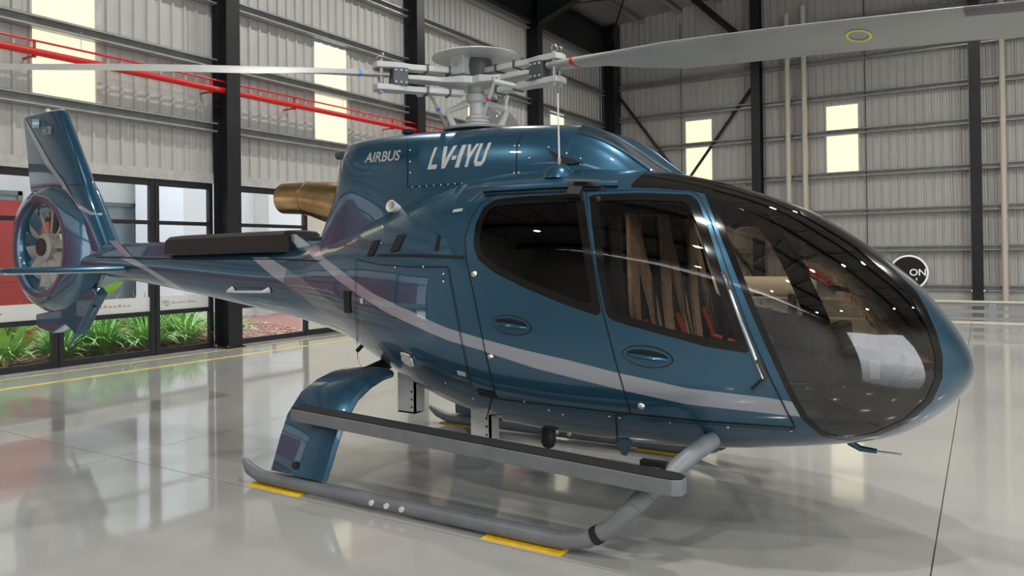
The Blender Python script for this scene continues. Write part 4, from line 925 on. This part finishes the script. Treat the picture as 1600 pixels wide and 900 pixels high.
for k, (x0, x1, z0, z1) in enumerate(((-.50, -.33, .48, .80), (.20, .37, .345, .60))):
    b_ = MB().bbox((x0, -.42, z0), (x1, -.40, z1)).bbox((x1-.012, -.42, z0), (x1, -.30, z1)).bbox((x0, -.42, z0), (x1, -.33, z0+.012)).build('belly_bracket', 'white_metal', HELI)
    for dz in (.05, .11, .17): MB().lathe([(.008, -.425), (.008, -.42)], (x1-.03, 0, z0+dz), 8, 'y').build('bracket_hole', 'black', b_)
MB().lathe([(.01, -.075), (.04, -.06), (.055, -.02), (.05, .05), (.03, .09)], onplane((857, 684), 1, -.35), 16).build('landing_light', 'black', HELI, True)
q = onplane((975, 697), 1, -.35); MB().prism([(-.09, .08), (.09, .08), (.02, -.06), (-.01, -.06)], -.012, .012, lambda u, v, t: (q[0]+u, q[1]+t, q[2]+v)).build('belly_antenna', 'blue', HELI, bevel=.004)
q = onplane((1330, 690), 1, -.1); MB().tube([q+np.array((0, 0, .06)), q+np.array((.0, 0, -.01)), q+np.array((.05, 0, -.035)), q+np.array((.14, 0, -.04))], [.03, .024, .018, .014], 10).build('pitot_arm', 'blue', HELI, True)
MB().tube([q+np.array((.13, 0, -.04)), q+np.array((.27, 0, -.042))], .006, 8).build('pitot_probe', 'bright_metal', HELI, True)
MB().tube([(-1.05, -.2, .97), (-1.12, -.22, .90)], .018, 8).build('drain_tube', 'black', HELI, True)

# ---- cabin interior
def clip_poly(x, z0):
    return [body_pt(x, z, s_)*np.array((1, .95, 1)) for s_, zs in ((-1, np.linspace(z0, 2.2, 12)), (1, np.linspace(2.2, z0, 12))) for z in zs]
bp = clip_poly(.36, .68); mk('rear_bulkhead', bp, [tuple(range(len(bp)))], 'lining', HELI)
fl = [body_pt(x, .70, s_)*np.array((1, .96, 1)) for s_, xs_ in ((-1, np.linspace(.36, 2.85, 14)), (1, np.linspace(2.85, .36, 14))) for x in xs_]
mk('cabin_floor', fl, [tuple(range(len(fl)))], 'dark_grey', HELI)
def seat(x, y, skin):
    s_ = MB().bbox((x-.02, y-.16, .71), (x+.42, y+.16, .92)).build('seat_base', 'seat_black', HELI, bevel=.02)
    # back shell: tapering upwards
    R_ = [[(x-.02-(z-.95)*.14-.05, y-hw, z), (x-.02-(z-.95)*.14-.05, y+hw, z), (x-.02-(z-.95)*.14+.04, y+hw, z), (x-.02-(z-.95)*.14+.04, y-hw, z)] for z, hw in ((.95, .22), (1.35, .22), (1.62, .18), (1.75, .12), (1.93, .11), (1.96, .08))]
    MB().loft(R_).build('seat_back', 'seat_black', s_, bevel=.015)
    MB().bbox((x, y-.21, .92), (x+.44, y+.21, 1.0)).build('seat_cushion', 'sheepskin' if skin else 'seat_black', s_, bevel=.035)
    if skin:        # sheepskin: head piece and two legs in an inverted V
        def sk(u, v, t): return (x+.03-(v-.95)*.14+t, y+u, v)
        MB().prism([(-.06, 1.96), (.06, 1.96), (.095, 1.82), (.15, 1.64), (.21, 1.4), (.25, 1.0), (.13, 1.0), (.095, 1.35), (.0, 1.68), (-.095, 1.35), (-.13, 1.0), (-.25, 1.0), (-.21, 1.4), (-.15, 1.64), (-.095, 1.82)], .012, .035, sk).build('sheepskin_cover', 'sheepskin', s_)
        MB().bbox((x+.34, y-.2, .96), (x+.50, y+.2, 1.10)).build('sheepskin_roll', 'sheepskin', s_, bevel=.06)
        MB().tube([sk(.15, 1.55, .05), sk(.08, 1.3, .06), (x+.12, y+.02, 1.06), (x+.2, y+.15, 1.04)], .018, 6, flat=.4).build('belt_strap', 'black', s_, True)
        MB().tube([sk(-.1, 1.3, .06), (x+.10, y-.05, 1.10), (x+.28, y-.1, 1.06)], .03, 6, flat=.35).build('red_strap', 'belt_red', s_, True)
    return s_
for y in (-.56, .0, .56): seat(1.64, y, True)
for y in (-.60, -.2, .2, .60): seat(.66, y, False)
dash = MB().loft([[(2.62, y0, .72), (2.62, y1, .72), (2.62, y1, 1.12), (2.62, y0, 1.12)] for y0, y1 in ((-.25, .25),)]+[[(2.95, -.2, .72), (2.95, .2, .72), (2.88, .2, 1.08), (2.88, -.2, 1.08)]]).build('instrument_console', 'black', HELI, bevel=.02)
MB().bbox((2.60, -.46, 1.06), (2.70, .42, 1.25)).build('instrument_panel', 'black', HELI, bevel=.03)
for y in (-.36, -.16, .05, .28): MB().bbox((2.594, y-.08, 1.09), (2.60, y+.08, 1.22)).build('display', 'screen', HELI)
for p, yy in (((1362, 526), -.45), ((1367, 578), -.45)):
    c_ = onplane(p, 1, yy); MB().box(c_, (.05, .012, .10)).build('placard', 'paper', HELI, bevel=.004)
for y in (-.50, .0, .56):
    MB().tube([(2.12, y, .72), (2.16, y, .95), (2.10, y, 1.12), (2.14, y, 1.26), (2.12, y, 1.30)], [.015, .014, .014, .02, .022], 8).build('control_stick', 'black', HELI, True)
MB().tube([(2.05, -.75, 1.10), (2.4, -.72, 1.0), (2.62, -.5, .93)], .018, 8).build('door_jettison_bar', 'dark_grey', HELI, True)
for y in (-.03, ): MB().tube([(1.92, y, 2.10), (2.35, y, 1.95), (2.8, y, 1.70)], .02, 6).build('centre_post_trim', 'black', HELI, True)

# ---- yellow pads under the skids
labs = {(-1, 0): 'yellow rubber pad under the rear end of the near skid', (-1, 1): 'yellow rubber pad under the front bend of the near skid', (1, 0): 'yellow rubber pad under the rear end of the far skid', (1, 1): 'yellow rubber pad under the front bend of the far skid'}
for s_ in (-1, 1):
    for k, (x0, x1) in enumerate(PADX):
        y = s_*1.185
        o = MB().add([(x0, y-.055, 0), (x1, y-.055, 0), (x1, y+.055, 0), (x0, y+.055, 0), (x0+.01, y-.045, .012), (x1-.01, y-.045, .012), (x1-.01, y+.045, .012), (x0+.01, y+.045, .012)], [(3, 2, 1, 0), (4, 5, 6, 7), (0, 1, 5, 4), (1, 2, 6, 5), (2, 3, 7, 6), (3, 0, 4, 7)]).build('skid_pad', 'yellow')
        cprops(o, labs[(s_, k)], 'pad', 'yellow pads under the skids')
